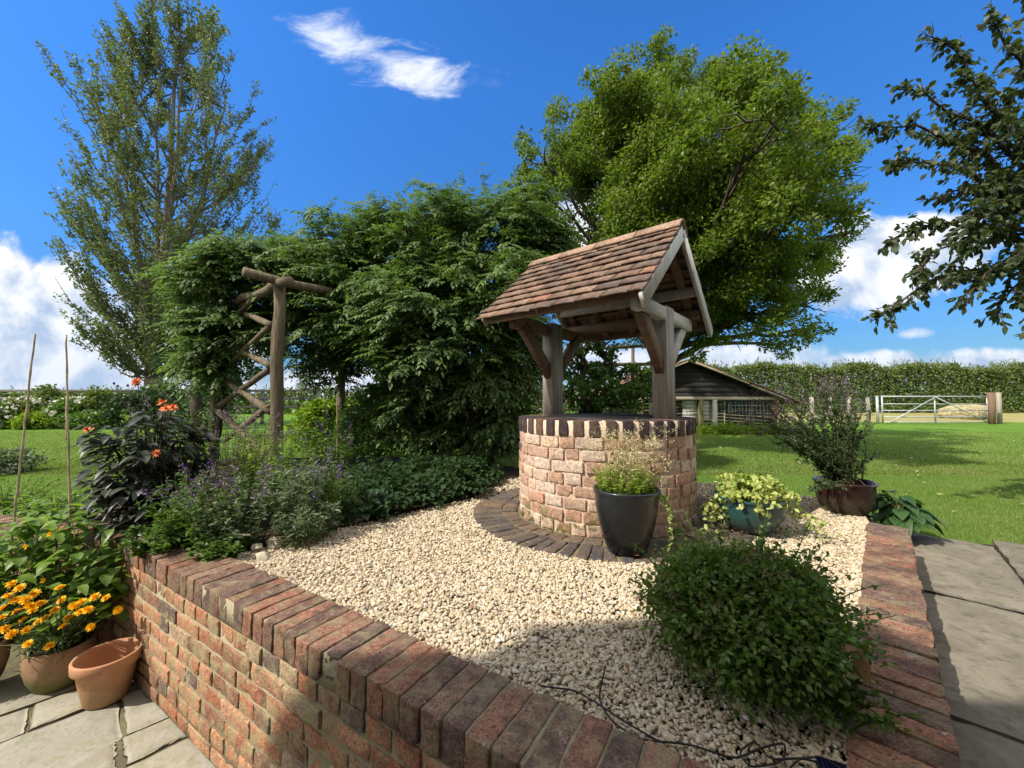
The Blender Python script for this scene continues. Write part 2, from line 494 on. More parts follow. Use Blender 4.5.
g = Geo()
def P3(xy, z): return (xy[0], xy[1], z)
corner_in = LA + ln * .12 + np.array([0, .05])
poly = [P3((-900, 3.3), LAWN), P3(TB + tn * .1, LAWN), P3(corner_in, LAWN), P3(LB + ln * .12, LAWN), P3((.8, .3), LAWN), P3((3.0, -8), LAWN), P3((900, -8), LAWN), P3((900, 1500), LAWN), P3((-900, 1500), LAWN)]
g.add(poly, [list(range(len(poly)))])
tag(g.build('lawn', turf), kind='structure')
YB = YARD - .014
g = Geo(); g.add([(-900, -60, YB), (3.2, -60, YB), (3.2, .6, YB), (.9, .6, YB), (-2.2, 2.6, YB), (-6.5, 3.4, YB), (-900, 3.4, YB)], [list(range(7))])
tag(g.build('yard_base', mortar_mat('paving_joint_soil', (.07, .06, .04), (.17, .15, .10), .7)), kind='structure')
# raised beds of soil
soil = plain('dark_soil', (.045, .032, .022), .95, .1, var=.5, scale=30, bump=.8)
g = Geo()
bed = [P3(LA + ln * .1, -.02), P3(LB + ln * .1, -.02), P3(RB + rn * .06, -.02), P3(RA + rn * .06, -.02), (2.75, 3.3, -.03), (2.2, 3.9, -.05), (1.4, 4.5, -.06), (.4, 4.9, -.06), (-1.0, 6.2, -.05), (-4.3, 6.0, -.05), (-4.2, 4.4, -.05), (-3.3, 3.3, -.04), P3(TA + td * .9 + tn * .45, -.03), P3(TA + td * .9 + tn * .1, -.03)]
cen = np.mean(bed, 0)
skirt = [(cen[0] + (q[0] - cen[0]) * 1.06, cen[1] + (q[1] - cen[1]) * 1.06, -.23) for q in bed]
n_ = len(bed)
g.add(bed + skirt, [list(range(n_))] + [[i, i + n_, (i + 1) % n_ + n_, (i + 1) % n_] for i in range(4, n_ - 1)])
tag(g.build('garden_soil', soil), kind='structure')

# ------------------------------------------------------------------ gravel: real stones
def gravel_mat():
    m, t, bs, out = mat_base('limestone_gravel')
    isl = t.island()
    c = t.ramp(isl, [(0, (.33, .24, .15)), (.1, (.46, .36, .23)), (.35, (.53, .44, .31)), (.55, (.60, .52, .39)), (.72, (.44, .35, .23)), (.88, (.66, .61, .50)), (.96, (.36, .30, .23)), (1, (.22, .17, .13))])
    nz = t.noise(t.obj_co(), 60, 4, .6)
    c = t.mix(t.smooth(nz, .4, .75, 0, .35), c, (.50, .40, .27))
    t.link(c, bs.inputs['Base Color']); bs.inputs['Roughness'].default_value = .85
    bs.inputs['Specular IOR Level'].default_value = .2
    t.link(t.bump(t.noise(t.obj_co(), 160, 3), .35, .004), bs.inputs['Normal'])
    return m
def ico(sub):
    ph = (1 + 5 ** .5) / 2
    V = [(-1, ph, 0), (1, ph, 0), (-1, -ph, 0), (1, -ph, 0), (0, -1, ph), (0, 1, ph), (0, -1, -ph), (0, 1, -ph), (ph, 0, -1), (ph, 0, 1), (-ph, 0, -1), (-ph, 0, 1)]
    Fs = [(0, 11, 5), (0, 5, 1), (0, 1, 7), (0, 7, 10), (0, 10, 11), (1, 5, 9), (5, 11, 4), (11, 10, 2), (10, 7, 6), (7, 1, 8), (3, 9, 4), (3, 4, 2), (3, 2, 6), (3, 6, 8), (3, 8, 9), (4, 9, 5), (2, 4, 11), (6, 2, 10), (8, 6, 7), (9, 8, 1)]
    V = [tuple(unit(np.array(q))) for q in V]
    for _ in range(sub):
        mid = {}; nf = []
        def mp(a, b):
            k = (min(a, b), max(a, b))
            if k not in mid: mid[k] = len(V); V.append(tuple(unit(np.array(V[a]) + np.array(V[b]))))
            return mid[k]
        for a, b, c in Fs:
            x, y, z = mp(a, b), mp(b, c), mp(c, a)
            nf += [(a, x, z), (b, y, x), (c, z, y), (x, y, z)]
        Fs = nf
    return np.array(V), np.array(Fs)
def inside(pts, poly):
    poly = np.asarray(poly)[:, :2]; c = np.zeros(len(pts), bool); j = len(poly) - 1
    for i in range(len(poly)):
        a, b = poly[i], poly[j]
        cond = ((a[1] > pts[:, 1]) != (b[1] > pts[:, 1])) & (pts[:, 0] < (b[0] - a[0]) * (pts[:, 1] - a[1]) / (b[1] - a[1] + 1e-12) + a[0])
        c ^= cond; j = i
    return c
def stones(g, pts, z, r, sub, flat=(.45, .8)):
    """scatter knobbly stones of radius r on points"""
    V0, F0 = ico(sub); n = len(pts); k = len(V0)
    kinds = 14
    shapes = []
    for _ in range(kinds):
        cut = rng.normal(size=(9, 3)); cut = unit(cut); V = V0.copy()
        for q in cut:                                        # broken facets
            d = V @ q; lim = rng.uniform(.38, .85)
            V -= np.maximum(d - lim, 0)[:, None] * q
        shapes.append(V * (1 + rng.normal(0, .05, (k, 1))))
    shapes = np.array(shapes)
    A = shapes[rng.integers(0, kinds, n)] * np.stack([rng.uniform(.75, 1.3, n), rng.uniform(.65, 1.0, n), rng.uniform(*flat, n)], 1)[:, None, :]
    th = rng.uniform(0, 2 * pi, n); c, s = np.cos(th)[:, None], np.sin(th)[:, None]
    tl = rng.normal(0, .45, n); ct, st = np.cos(tl)[:, None], np.sin(tl)[:, None]
    x, y, zz = A[..., 0], A[..., 1] * ct - A[..., 2] * st, A[..., 1] * st + A[..., 2] * ct
    B = np.stack([x * c - y * s, x * s + y * c, zz], -1) * np.asarray(r)[:, None, None]
    B[..., :2] += pts[:, None, :]; B[..., 2] += np.asarray(z)[:, None]
    g.add(B.reshape(-1, 3), (np.arange(n)[:, None, None] * k + F0[None]).reshape(-1, 3))
WELL = np.array([0.687, 2.984]); WR = 0.63
gpoly = [LA + ld * .72 + ln * .20, LB + ln * .20, RB + rn * .17, RA + rn * .17 + np.array([.03, .05]), (2.75, 3.2), (2.1, 3.8), (1.4, 4.4), (.45, 4.6), (-.15, 4.0), (-.32, 3.35), (-.75, 2.9), (-1.15, 2.5), (-1.42, 2.15)]
gpoly = np.array([np.asarray(q, float) for q in gpoly])
g = Geo(); g.add([(q[0], q[1], -.003) for q in gpoly], [list(range(len(gpoly)))])
tag(g.build('gravel_base', plain('gravel_dust', (.26, .21, .14), .95, .1, var=.5, scale=60, bump=.8)), kind='structure')
g = Geo()
def scatter(n, y0, y1, r0, r1, sub, zj):
    pts = np.stack([rng.uniform(-2.2, 2.9, n), rng.uniform(y0, y1, n)], 1)
    ok = inside(pts, gpoly) & (np.linalg.norm(pts - WELL, axis=1) > .972)
    ok &= np.abs(pts[:, 0] / np.maximum(pts[:, 1], .1)) < 1.5
    pts = pts[ok]; r = rng.uniform(r0, r1, len(pts)) * np.where(rng.random(len(pts)) < .06, 1.5, 1)
    stones(g, pts, rng.uniform(-.004, zj, len(pts)), r, sub)
scatter(84000, .5, 1.3, .0045, .0095, 1, .010)
scatter(700, .5, 1.3, .010, .014, 1, .012)
scatter(66000, 1.25, 2.1, .0058, .0112, 1, .009)
scatter(56000, 2.1, 3.2, .0070, .0135, 1, .009)
scatter(18000, 3.2, 4.8, .010, .018, 0, .008)
tag(g.build('gravel', gravel_mat(), smooth=False), kind='stuff')

# ------------------------------------------------------------------ brick retaining walls
RED = [(0, (.34, .135, .08)), (.14, (.40, .16, .09)), (.28, (.27, .125, .08)), (.40, (.45, .20, .115)), (.54, (.31, .155, .10)), (.66, (.47, .23, .14)), (.78, (.24, .13, .09)), (.86, (.42, .27, .18)), (.94, (.17, .11, .09))]
m_brick = brick_mat('old_red_brick', [(p_, tuple(min(.6, k * f_) for k, f_ in zip(c_, (1.13, 1.24, 1.24)))) for p_, c_ in RED], .95, (.40, .35, .19), .75, soot=.4)
m_cope = brick_mat('weathered_coping_brick', [(0, (.27, .13, .085)), (.2, (.21, .12, .09)), (.4, (.31, .165, .11)), (.55, (.18, .115, .095)), (.7, (.29, .18, .125)), (.85, (.34, .17, .11)), (.95, (.16, .11, .09))], .75, (.30, .26, .15), .5, soot=.65)
m_mortar = mortar_mat('lime_mortar', (.23, .195, .125), (.45, .40, .27), .6)
ZV = np.array([0, 0, 1.0])
def v3(a): return np.array([a[0], a[1], 0.0])
CAP = .105
def brick_wall(label, A, B, dirn, nin, z0, ztop, thick=.213, seg=(5, 3, 2), ends=(0, 0), fade=None, cope_seg=(3, 5, 4)):
    """A-B outer face line; nin points into the bed"""
    root = thing('brick_wall', label, 'wall', (A[0], A[1], z0))
    L = np.linalg.norm(np.asarray(B) - np.asarray(A)); D, N = v3(dirn), v3(nin); O = v3(A)
    n_c = max(1, int(round((ztop - CAP - z0) / .073))) if ztop - CAP - z0 > .04 else 0
    gb, gm, gc = Geo(), Geo(), Geo()
    if n_c:
        ch = (ztop - CAP - z0) / n_c
        for c in range(n_c):
            x = -rng.uniform(0, .2); head = (c % 3 == 1)
            while x < L:
                ln_ = .104 if (head or rng.random() < .12) else .216
                ln_ *= rng.uniform(.95, 1.04)
                a, b = max(x, 0.002), min(x + ln_, L)
                if b - a > .035:
                    pr = rng.normal(0, .0025)
                    brick(gb, O + D * (a + b) / 2 + N * (.046 - pr) + ZV * (z0 + ch * (c + .5) + rng.normal(0, .0012)), D, N, ZV, (b - a, .09, ch - .012), .0022, .005, seg)
                x += ln_ + .010
        box_c = O + D * L / 2 + N * (thick / 2 + .0025) + ZV * (z0 + (ztop - CAP - z0) / 2)
        obox(gm, box_c, D * (L / 2 - .004), N * (thick / 2 - .0055), ZV * (ztop - CAP - z0) / 2)
    # brick-on-edge coping
    x = 0.0
    while x < L - .02:
        w_ = rng.uniform(.062, .072)
        tw = rng.normal(0, .012)
        d2, n2_ = D * cos(tw) + N * sin(tw), N * cos(tw) - D * sin(tw)
        brick(gc, O + D * (x + w_ / 2) + N * (thick / 2 + rng.normal(0, .003)) + ZV * (ztop - CAP / 2 + rng.normal(0, .0022)), d2, n2_, ZV, (w_, thick * rng.uniform(.98, 1.02), CAP - .004), .0019, .0042, cope_seg)
        x += w_ + .0065
    obox(gm, O + D * L / 2 + N * thick / 2 + ZV * (ztop - CAP / 2 - .006), D * (L / 2 - .004), N * (thick / 2 - .006), ZV * (CAP / 2 - .003))
    if n_c: gb.build('brickwork', m_brick, root, smooth=True)
    gm.build('mortar', m_mortar, root)
    gc.build('coping', m_cope, root, smooth=True)
    return root
brick_wall('long red brick retaining wall with lichen and brick-on-edge coping, in front of the gravel', LA, LB, ld, ln, YARD, .03)
brick_wall('shaded brick retaining wall behind the yellow marigolds', TA + td * .006, TB, td, tn, YARD, .03, cope_seg=(2, 3, 2))
brick_wall('low orange brick wall between the gravel and the flagged path', RA, RB, rd, rn, PATH - .05, .03, thick=.19)

# ------------------------------------------------------------------ flagstones of the yard and the path
m_flag = None
def flag_mat(name, stops, pale, algae):
    m, t, bs, out = mat_base(name)
    co = t.obj_co()
    c = t.ramp(t.island(), stops)
    a, b, d = t.noise(co, 5, 6, .6, .8), t.noise(co, 45, 5, .65), t.noise(co, 16, 5, .6)
    c = t.mix(t.smooth(a, .42, .66, 0, .6), c, pale)
    c = t.mix(t.smooth(d, .48, .72, 0, .6), c, algae)
    c = t.mix(t.smooth(b, .5, .75, 0, .45), c, tuple(k * .55 for k in stops[0][1]))
    t.link(c, bs.inputs['Base Color']); bs.inputs['Roughness'].default_value = .88
    bs.inputs['Specular IOR Level'].default_value = .2
    t.link(t.bump(t.m('ADD', t.m('MULTIPLY', b, .4), t.m('ADD', d, a)), .55, .012), bs.inputs['Normal'])
    return m
m_flag = flag_mat('yorkstone', [(0, (.27, .25, .20)), (.5, (.33, .30, .22)), (1, (.30, .28, .25))], (.38, .36, .31), (.23, .24, .13))
def slab(g, quad, top, th=.05, amp=.0035):
    """one riven slab over a quad outline with rounded worn edge"""
    q = np.asarray(quad, float); n = 10
    s = np.concatenate([[0, .02], np.linspace(.06, .94, n), [.98, 1]])
    U, Vv = np.meshgrid(s, s, indexing='ij')
    P = ((1 - U) * (1 - Vv))[..., None] * q[0] + (U * (1 - Vv))[..., None] * q[1] + (U * Vv)[..., None] * q[2] + ((1 - U) * Vv)[..., None] * q[3]
    ph = rng.uniform(0, 6, 6); fr = rng.uniform(6, 26, (6, 2)) * rng.choice([-1, 1], (6, 2))
    Z = sum(np.sin(P[..., 0] * fr[i, 0] + P[..., 1] * fr[i, 1] + ph[i]) for i in range(6)) * amp / 3
    edge = np.minimum(np.minimum(U, 1 - U), np.minimum(Vv, 1 - Vv)); Z = Z - np.clip(.03 - edge, 0, 1) / .03 * .007
    ctr = q.mean(0); P = P + np.where(edge == 0, 1, 0)[..., None] * rng.normal(0, .003, P.shape)
    k = len(s); V = np.concatenate([P, (top + Z)[..., None]], -1).reshape(-1, 3)
    i, j = np.meshgrid(np.arange(k - 1), np.arange(k - 1), indexing='ij'); b = i * k + j
    Fq = np.stack([b, b + k, b + k + 1, b + 1], -1).reshape(-1, 4)
    a2 = (q[1] - q[0]); b2 = (q[3] - q[0])
    if a2[0] * b2[1] - a2[1] * b2[0] < 0: Fq = Fq[:, ::-1]
    base = g.n; g.add(V, Fq)
    ring = [i * k for i in range(k)] + [(k - 1) * k + j for j in range(1, k)] + [i * k + k - 1 for i in range(k - 2, -1, -1)] + [j for j in range(k - 2, 0, -1)]
    low = V[ring].copy(); low[:, 2] = top - th
    m_ = len(ring); b3 = g.n; g.add(low, np.zeros((0, 4), int))
    g.f.append(np.array([[base + ring[i], base + ring[(i + 1) % m_], b3 + (i + 1) % m_, b3 + i] for i in range(m_)]))
O2 = at(80, 710, YARD)[:2]; e1 = unit(at(0, 741, YARD)[:2] - O2); e2 = np.array([e1[1], -e1[0]])
if e2[1] > 0: e2 = -e2
g = Geo()
def yard_ok(q):
    c = np.mean(q, 0)
    return (c - LA) @ ln < -.0 + .12 or False
b_ = -.62
rows = [.40, .62 - .40, .36, .20, .42, .5, .45, .5, .6]
for ri, rh in enumerate(rows):
    x = -1.6 + (ri * .37) % .45
    while x < 3.6:
        wd = rng.choice([.34, .46, .6, .72]) * rng.uniform(.9, 1.1)
        j1, j2 = .009, .006
        q = [O2 + e1 * (x + j1) + e2 * (b_ + j2), O2 + e1 * (x + wd - j1) + e2 * (b_ + j2), O2 + e1 * (x + wd - j1) + e2 * (b_ + rh - j2), O2 + e1 * (x + j1) + e2 * (b_ + rh - j2)]
        q = [np.array(k) + rng.normal(0, .005, 2) for k in q]
        dists = [(np.array(k) - LA) @ ln for k in q]
        if min(dists) < 0 and np.mean(q, 0)[1] < 3.0:
            slab(g, q, YARD + rng.normal(0, .002))
        x += wd
    b_ += rh
tag(g.build('paving', m_flag, smooth=True), kind='structure')

m_path = flag_mat('concrete_flags', [(0, (.165, .145, .108)), (.5, (.19, .168, .128)), (1, (.15, .132, .10))], (.27, .24, .185), (.075, .068, .045))
g = Geo()
pe = -rd                                                       # away along the side wall
pn = -rn                                                       # away from it, towards the path
P0 = RA + pn * .004
def pq(s0, s1, t0, t1): return [P0 - pe * s0 + pn * t0, P0 - pe * s1 + pn * t0, P0 - pe * s1 + pn * t1, P0 - pe * s0 + pn * t1]
for col, (t0, t1, st) in enumerate(((.0, .435, [-.82, .44, 1.578, 2.7, 3.5]), (.452, 1.05, [-1.02, .05, 1.25, 2.1, 3.0]), (1.066, 1.8, [-1.25, .30, 1.2, 2.1, 3.0]))):
    for a, b in zip(st[:-1], st[1:]):
        slab(g, pq(a + .006, b - .006, t0 + .002, t1 - .002), PATH + rng.normal(0, .002), .05, .0035)
tag(g.build('path', m_path, smooth=True), kind='structure')
# earth filling the path joints
g = Geo(); q = [P0 + pe * .76, P0 - pe * 3.5, P0 - pe * 3.5 + pn * 1.8, P0 + pe * 1.2 + pn * 1.8]; g.add([(k[0], k[1], PATH - .009) for k in q], [[3, 2, 1, 0]])
tag(g.build('path_base', soil), kind='structure')

# ------------------------------------------------------------------ the well
WELL_RZ = -radians(40.2)
m_wbrick = brick_mat('rustic_pink_brick', [(0, (.53, .35, .26)), (.15, (.60, .44, .34)), (.30, (.49, .31, .22)), (.44, (.65, .51, .41)), (.58, (.54, .30, .22)), (.67, (.63, .47, .34)), (.82, (.14, .10, .10)), (.88, (.56, .53, .50)), (.94, (.44, .26, .18))], .4, (.50, .41, .28), .8, moss=1.0, soot=.25)
m_wmortar = mortar_mat('pink_sand_mortar', (.52, .39, .29), (.68, .54, .42), .12)
m_blue = brick_mat('dark_blue_brick', [(0, (.055, .04, .042)), (.25, (.10, .06, .06)), (.5, (.045, .04, .045)), (.75, (.12, .085, .07)), (1, (.17, .10, .07))], .2, (.16, .14, .09), .12)
m_apron = brick_mat('apron_brick', [(0, (.10, .085, .08)), (.25, (.16, .12, .10)), (.45, (.08, .075, .08)), (.65, (.19, .13, .095)), (.8, (.13, .115, .105)), (1, (.22, .15, .11))], .5, (.16, .145, .07), .25)
apron = thing('brick_paving', 'curved ring of dark bricks laid flat around the foot of the well', 'paving', (WELL[0], WELL[1], 0))
gb, gm = Geo(), Geo()
C3 = np.array([WELL[0], WELL[1], 0])
for r_in, length, cnt in ((.652, .100, 40), (.762, .212, 74)):
    rm = r_in + length / 2; 
    for k in range(cnt):
        a = 2 * pi * (k + (.3 if cnt > 50 else 0)) / cnt + rng.normal(0, .006)
        R_ = np.array([cos(a), sin(a), 0]); T = np.array([-sin(a), cos(a), 0])
        wd = 2 * pi * rm / cnt - .011
        brick(gb, C3 + R_ * (rm + rng.normal(0, .004)) + ZV * (-.022 + rng.normal(0, .0025)), R_, T, ZV, (length, wd, .066), .0035, .007, (5, 3, 2))
lathe(gm, [(.60, .001), (.972, .001), (.974, -.05)], 72, C3)
gb.build('brickwork', m_apron, apron, smooth=True); gm.build('mortar', mortar_mat('apron_joint', (.10, .085, .055), (.24, .2, .13), .8), apron)

well = thing('wishing_well', 'round brick wishing well with tiled gable roof on two oak posts', 'well', (WELL[0], WELL[1], 0), WELL_RZ)
H = .70; RIM = .103
gb, gm, gr = Geo(), Geo(), Geo()
nc = 8; ch = (H - RIM) / nc
for c in range(nc):
    a = rng.uniform(0, .3); end = a + 2 * pi
    while a < end - .08:
        ln_ = rng.choice([.075, .10, .105, .14, .165, .2], p=[.12, .28, .25, .17, .11, .07]) * rng.uniform(.9, 1.1)
        ln_ = min(ln_, (end - a) * WR - .012)
        if ln_ < .05: break
        am = a + ln_ / 2 / WR
        R_ = np.array([cos(am), sin(am), 0]); T = np.array([-sin(am), cos(am), 0])
        pr = rng.choice([0, .003, .009, -.004], p=[.55, .24, .08, .13]) + rng.normal(0, .002)
        tw = rng.normal(0, .02)
        brick(gb, R_ * (WR - .052 + pr) + ZV * (ch * (c + .5) + rng.normal(0, .0025)), T * cos(tw) + ZV * sin(tw), R_, ZV * cos(tw) - T * sin(tw), (ln_, .10, ch - rng.uniform(.006, .013)), .0022, .0045, (6, 3, 3))
        a += (ln_ + rng.uniform(.012, .022)) / WR
lathe(gm, [(WR - .009, 0), (WR - .009, H - RIM)], 96)
lathe(gm, [(WR - .215, 0), (WR - .215, H - .01)][::-1], 96)
n_s = 40
for k in range(n_s):
    a = 2 * pi * (k + .5) / n_s
    R_ = np.array([cos(a), sin(a), 0]); T = np.array([-sin(a), cos(a), 0])
    brick(gr, R_ * (WR - .107) + ZV * (H - RIM / 2 + .001), T, R_, ZV, (.064, .222, RIM - .004), .002, .005, (3, 4, 4))
lathe(gm, [(WR - .005, H - RIM), (WR - .005, H - .006), (WR - .212, H - .006)], 96)
gb.build('brickwork', m_wbrick, well, smooth=True, local=True)
gm.build('mortar', m_wmortar, well, local=True)
gr.build('rim', m_blue, well, smooth=True, local=True)
g = Geo(); lathe(g, [(.0, H + .012), (.405, H + .012), (.412, H + .004), (.412, H - .03)], 48)
g.build('cover', plain('black_iron', (.012, .012, .013), .6, .3), well, local=True)
m_oak = wood_mat('grey_oak_upright', (.20, .165, .135), (.40, .36, .32), 2)
m_oakx = wood_mat('grey_oak_along', (.22, .185, .15), (.44, .40, .36), 1)
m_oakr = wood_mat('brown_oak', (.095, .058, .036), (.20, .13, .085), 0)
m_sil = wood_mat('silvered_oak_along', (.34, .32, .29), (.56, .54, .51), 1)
m_barge = wood_mat('silvered_oak', (.38, .36, .33), (.62, .60, .57), 2)
PX = .455                                                       # post offset along the ridge
ZR, WH, ZE = 2.005, .665, 1.43                                  # ridge height, half width, eave height
X0, X1 = -.635, .585
slope = math.atan2(ZR - ZE, WH)
for s in (-1, 1):
    g = Geo(); beam(g, (s * PX, 0, H - .02), (s * PX, 0, 1.452), .155, .10, up=(1, 0, 0)); g.build('post', m_oak, well, local=True)
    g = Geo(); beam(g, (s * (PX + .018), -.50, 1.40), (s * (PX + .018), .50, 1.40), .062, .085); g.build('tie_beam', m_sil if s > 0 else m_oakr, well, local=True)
    for t in (-1, 1):
        g = Geo(); beam(g, (s * PX, t * .045, 1.03), (s * PX, t * .40, 1.38), .09, .055, up=(1, 0, 0))
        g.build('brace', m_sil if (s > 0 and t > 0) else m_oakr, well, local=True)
for t in (-1, 1):
    g = Geo(); beam(g, (X0 + .03, t * .50, 1.48), (X1 - .02, t * .50, 1.48), .07, .07); g.build('wall_plate', m_oakr, well, local=True)
    g = Geo(); beam(g, (X0 + .01, t * (WH - .022), ZE - .022), (X1 - .008, t * (WH - .022), ZE - .022), .024, .055); g.build('eaves_board', m_oakr, well, local=True)
    for k in range(5):
        x = X0 + .10 + k * (X1 - X0 - .2) / 4
        g = Geo(); beam(g, (x, t * .02, ZR - .075), (x, t * (WH - .03), ZE - .005 + .0), .04, .06, up=(1, 0, 0)); g.build('rafter', m_oakr, well, local=True)
    gt = Geo()
    for k in range(9):
        f = .06 + k * .105; y = t * WH * f; z = ZR - (ZR - ZE) * f - .028
        beam(gt, (X0 + .02, y, z), (X1 - .02, y, z), .034, .02, up=(0, t * sin(slope), cos(slope)), bev=.002)
    gt.build('batten', m_oakr, well, local=True)
    for x in (X0 - .006, X1 + .006):
        g = Geo(); beam(g, (x, t * .0, ZR - .062), (x, t * (WH + (.028 if x > 0 else -.03)), ZE - .078 + (0 if x > 0 else .06)), .024, .085, up=(1, 0, 0) if False else (0, t * sin(slope), cos(slope)), bev=.003)
        g.build('barge_board', m_barge, well, local=True)
g = Geo(); beam(g, (X0 + .02, 0, ZR - .08), (X1 - .02, 0, ZR - .08), .035, .11); g.build('ridge_beam', m_oakr, well, local=True)
# purlin end that shows under the gable
g = Geo(); beam(g, (X0 + .03, -.36, 1.625), (X1 - .012, -.36, 1.625), .05, .07); g.build('purlin', m_oakx, well, local=True)
g = Geo(); beam(g, (X0 + .03, .36, 1.625), (X1 - .012, .36, 1.625), .05, .07); g.build('purlin', m_oakx, well, local=True)
# hand-made clay tiles, course by course
m_tile = brick_mat('clay_tile', [(0, (.205, .135, .105)), (.18, (.26, .17, .125)), (.36, (.175, .12, .10)), (.52, (.29, .19, .14)), (.66, (.23, .15, .115)), (.78, (.14, .105, .095)), (.9, (.33, .22, .165)), (.97, (.36, .185, .135))], .5, (.25, .20, .13), .25)
for t in (-1, 1):
    gt = Geo(); SL = math.hypot(WH, ZR - ZE); dn = np.array([0, t * cos(slope), -sin(slope)]); up = np.array([0, t * sin(slope), cos(slope)])
    ncour = 9; gauge = (SL + .02) / ncour
    for c in range(ncour):
        s1 = .035 + gauge * (c + 1); s0 = s1 - gauge * 1.75
        s0 = max(s0, .0)
        x = X0 - .01 - (.083 if c % 2 else 0)
        while x < X1 + .02:
            wd = .166
            a, b = max(x + .0015, X0 - .018), min(x + wd - .0015, X1 + .018)
            if b - a > .03:
                lift = rng.normal(0, .0015); ln_ = rng.normal(0, .003); tilt = rng.normal(0, .0016)
                Pm = np.array([0, 0, ZR]) 
                c0 = Pm + dn * s0 + up * (-.004); c1 = Pm + dn * (s1 + ln_) + up * (.022 + lift)
                th = up * .010; camb = up * .004
                xs = np.linspace(a, b, 5); V = []
                for xx in xs:
                    q = 1 - ((xx - (a + b) / 2) / ((b - a) / 2)) ** 2
                    e = np.array([xx, 0, 0]); tl = up * (tilt * (xx - (a + b) / 2) / .08)
                    V += [c0 + e, c1 + e + camb * q + tl, c1 + e + camb * q + tl - th, c0 + e - th * .5]
                fs = []
                for i in range(4):
                    for j in range(4):
                        p0, p1 = i * 4 + j, i * 4 + (j + 1) % 4
                        fs.append([p0, p1, p1 + 4, p0 + 4] if t > 0 else [p0, p0 + 4, p1 + 4, p1])
                fs += [[0, 3, 2, 1], [16, 17, 18, 19]]
                gt.add(V, fs)
            x += wd
    gt.build('roof_tiles', m_tile, well, local=True)
m_ridge = brick_mat('ridge_tile_clay', [(0, (.36, .23, .16)), (.5, (.42, .28, .20)), (1, (.30, .18, .13))], .4, (.30, .26, .18), .3)
nr = 4
for k in range(nr):
    g = Geo(); xa = X0 - .02 + (X1 - X0 + .04) * k / nr + .003; xb = X0 - .02 + (X1 - X0 + .04) * (k + 1) / nr - .003
    pr = []
    for q, r_ in ((1, 0), (-1, 1)):
        pass
    sl = .115; d1, d2 = np.array([cos(slope), -sin(slope)]), np.array([-cos(slope), -sin(slope)])
    top = np.array([0, ZR + .045]); 
    outer = [top + d1 * sl, top + d1 * .03 + np.array([0, 0]), top + np.array([0, -.008]), top + d2 * .03, top + d2 * sl]
    inner = [q - np.array([0, .018]) for q in outer[::-1]]
    prof = outer + inner; n8 = len(prof)
    V = [(xa, q[0], q[1]) for q in prof] + [(xb, q[0], q[1]) for q in prof]
    fs = [[i, (i + 1) % n8, n8 + (i + 1) % n8, n8 + i] for i in range(n8)]
    g.add(V, fs); g.f.append(np.array([[i, i + 1, n8 - 2 - i, n8 - 1 - i] for i in range(4)])); g.f.append(np.array([[n8 + i + 1, n8 + i, 2 * n8 - 1 - i, 2 * n8 - 2 - i] for i in range(4)]))
    g.build('ridge_tile', m_ridge, well, local=True)
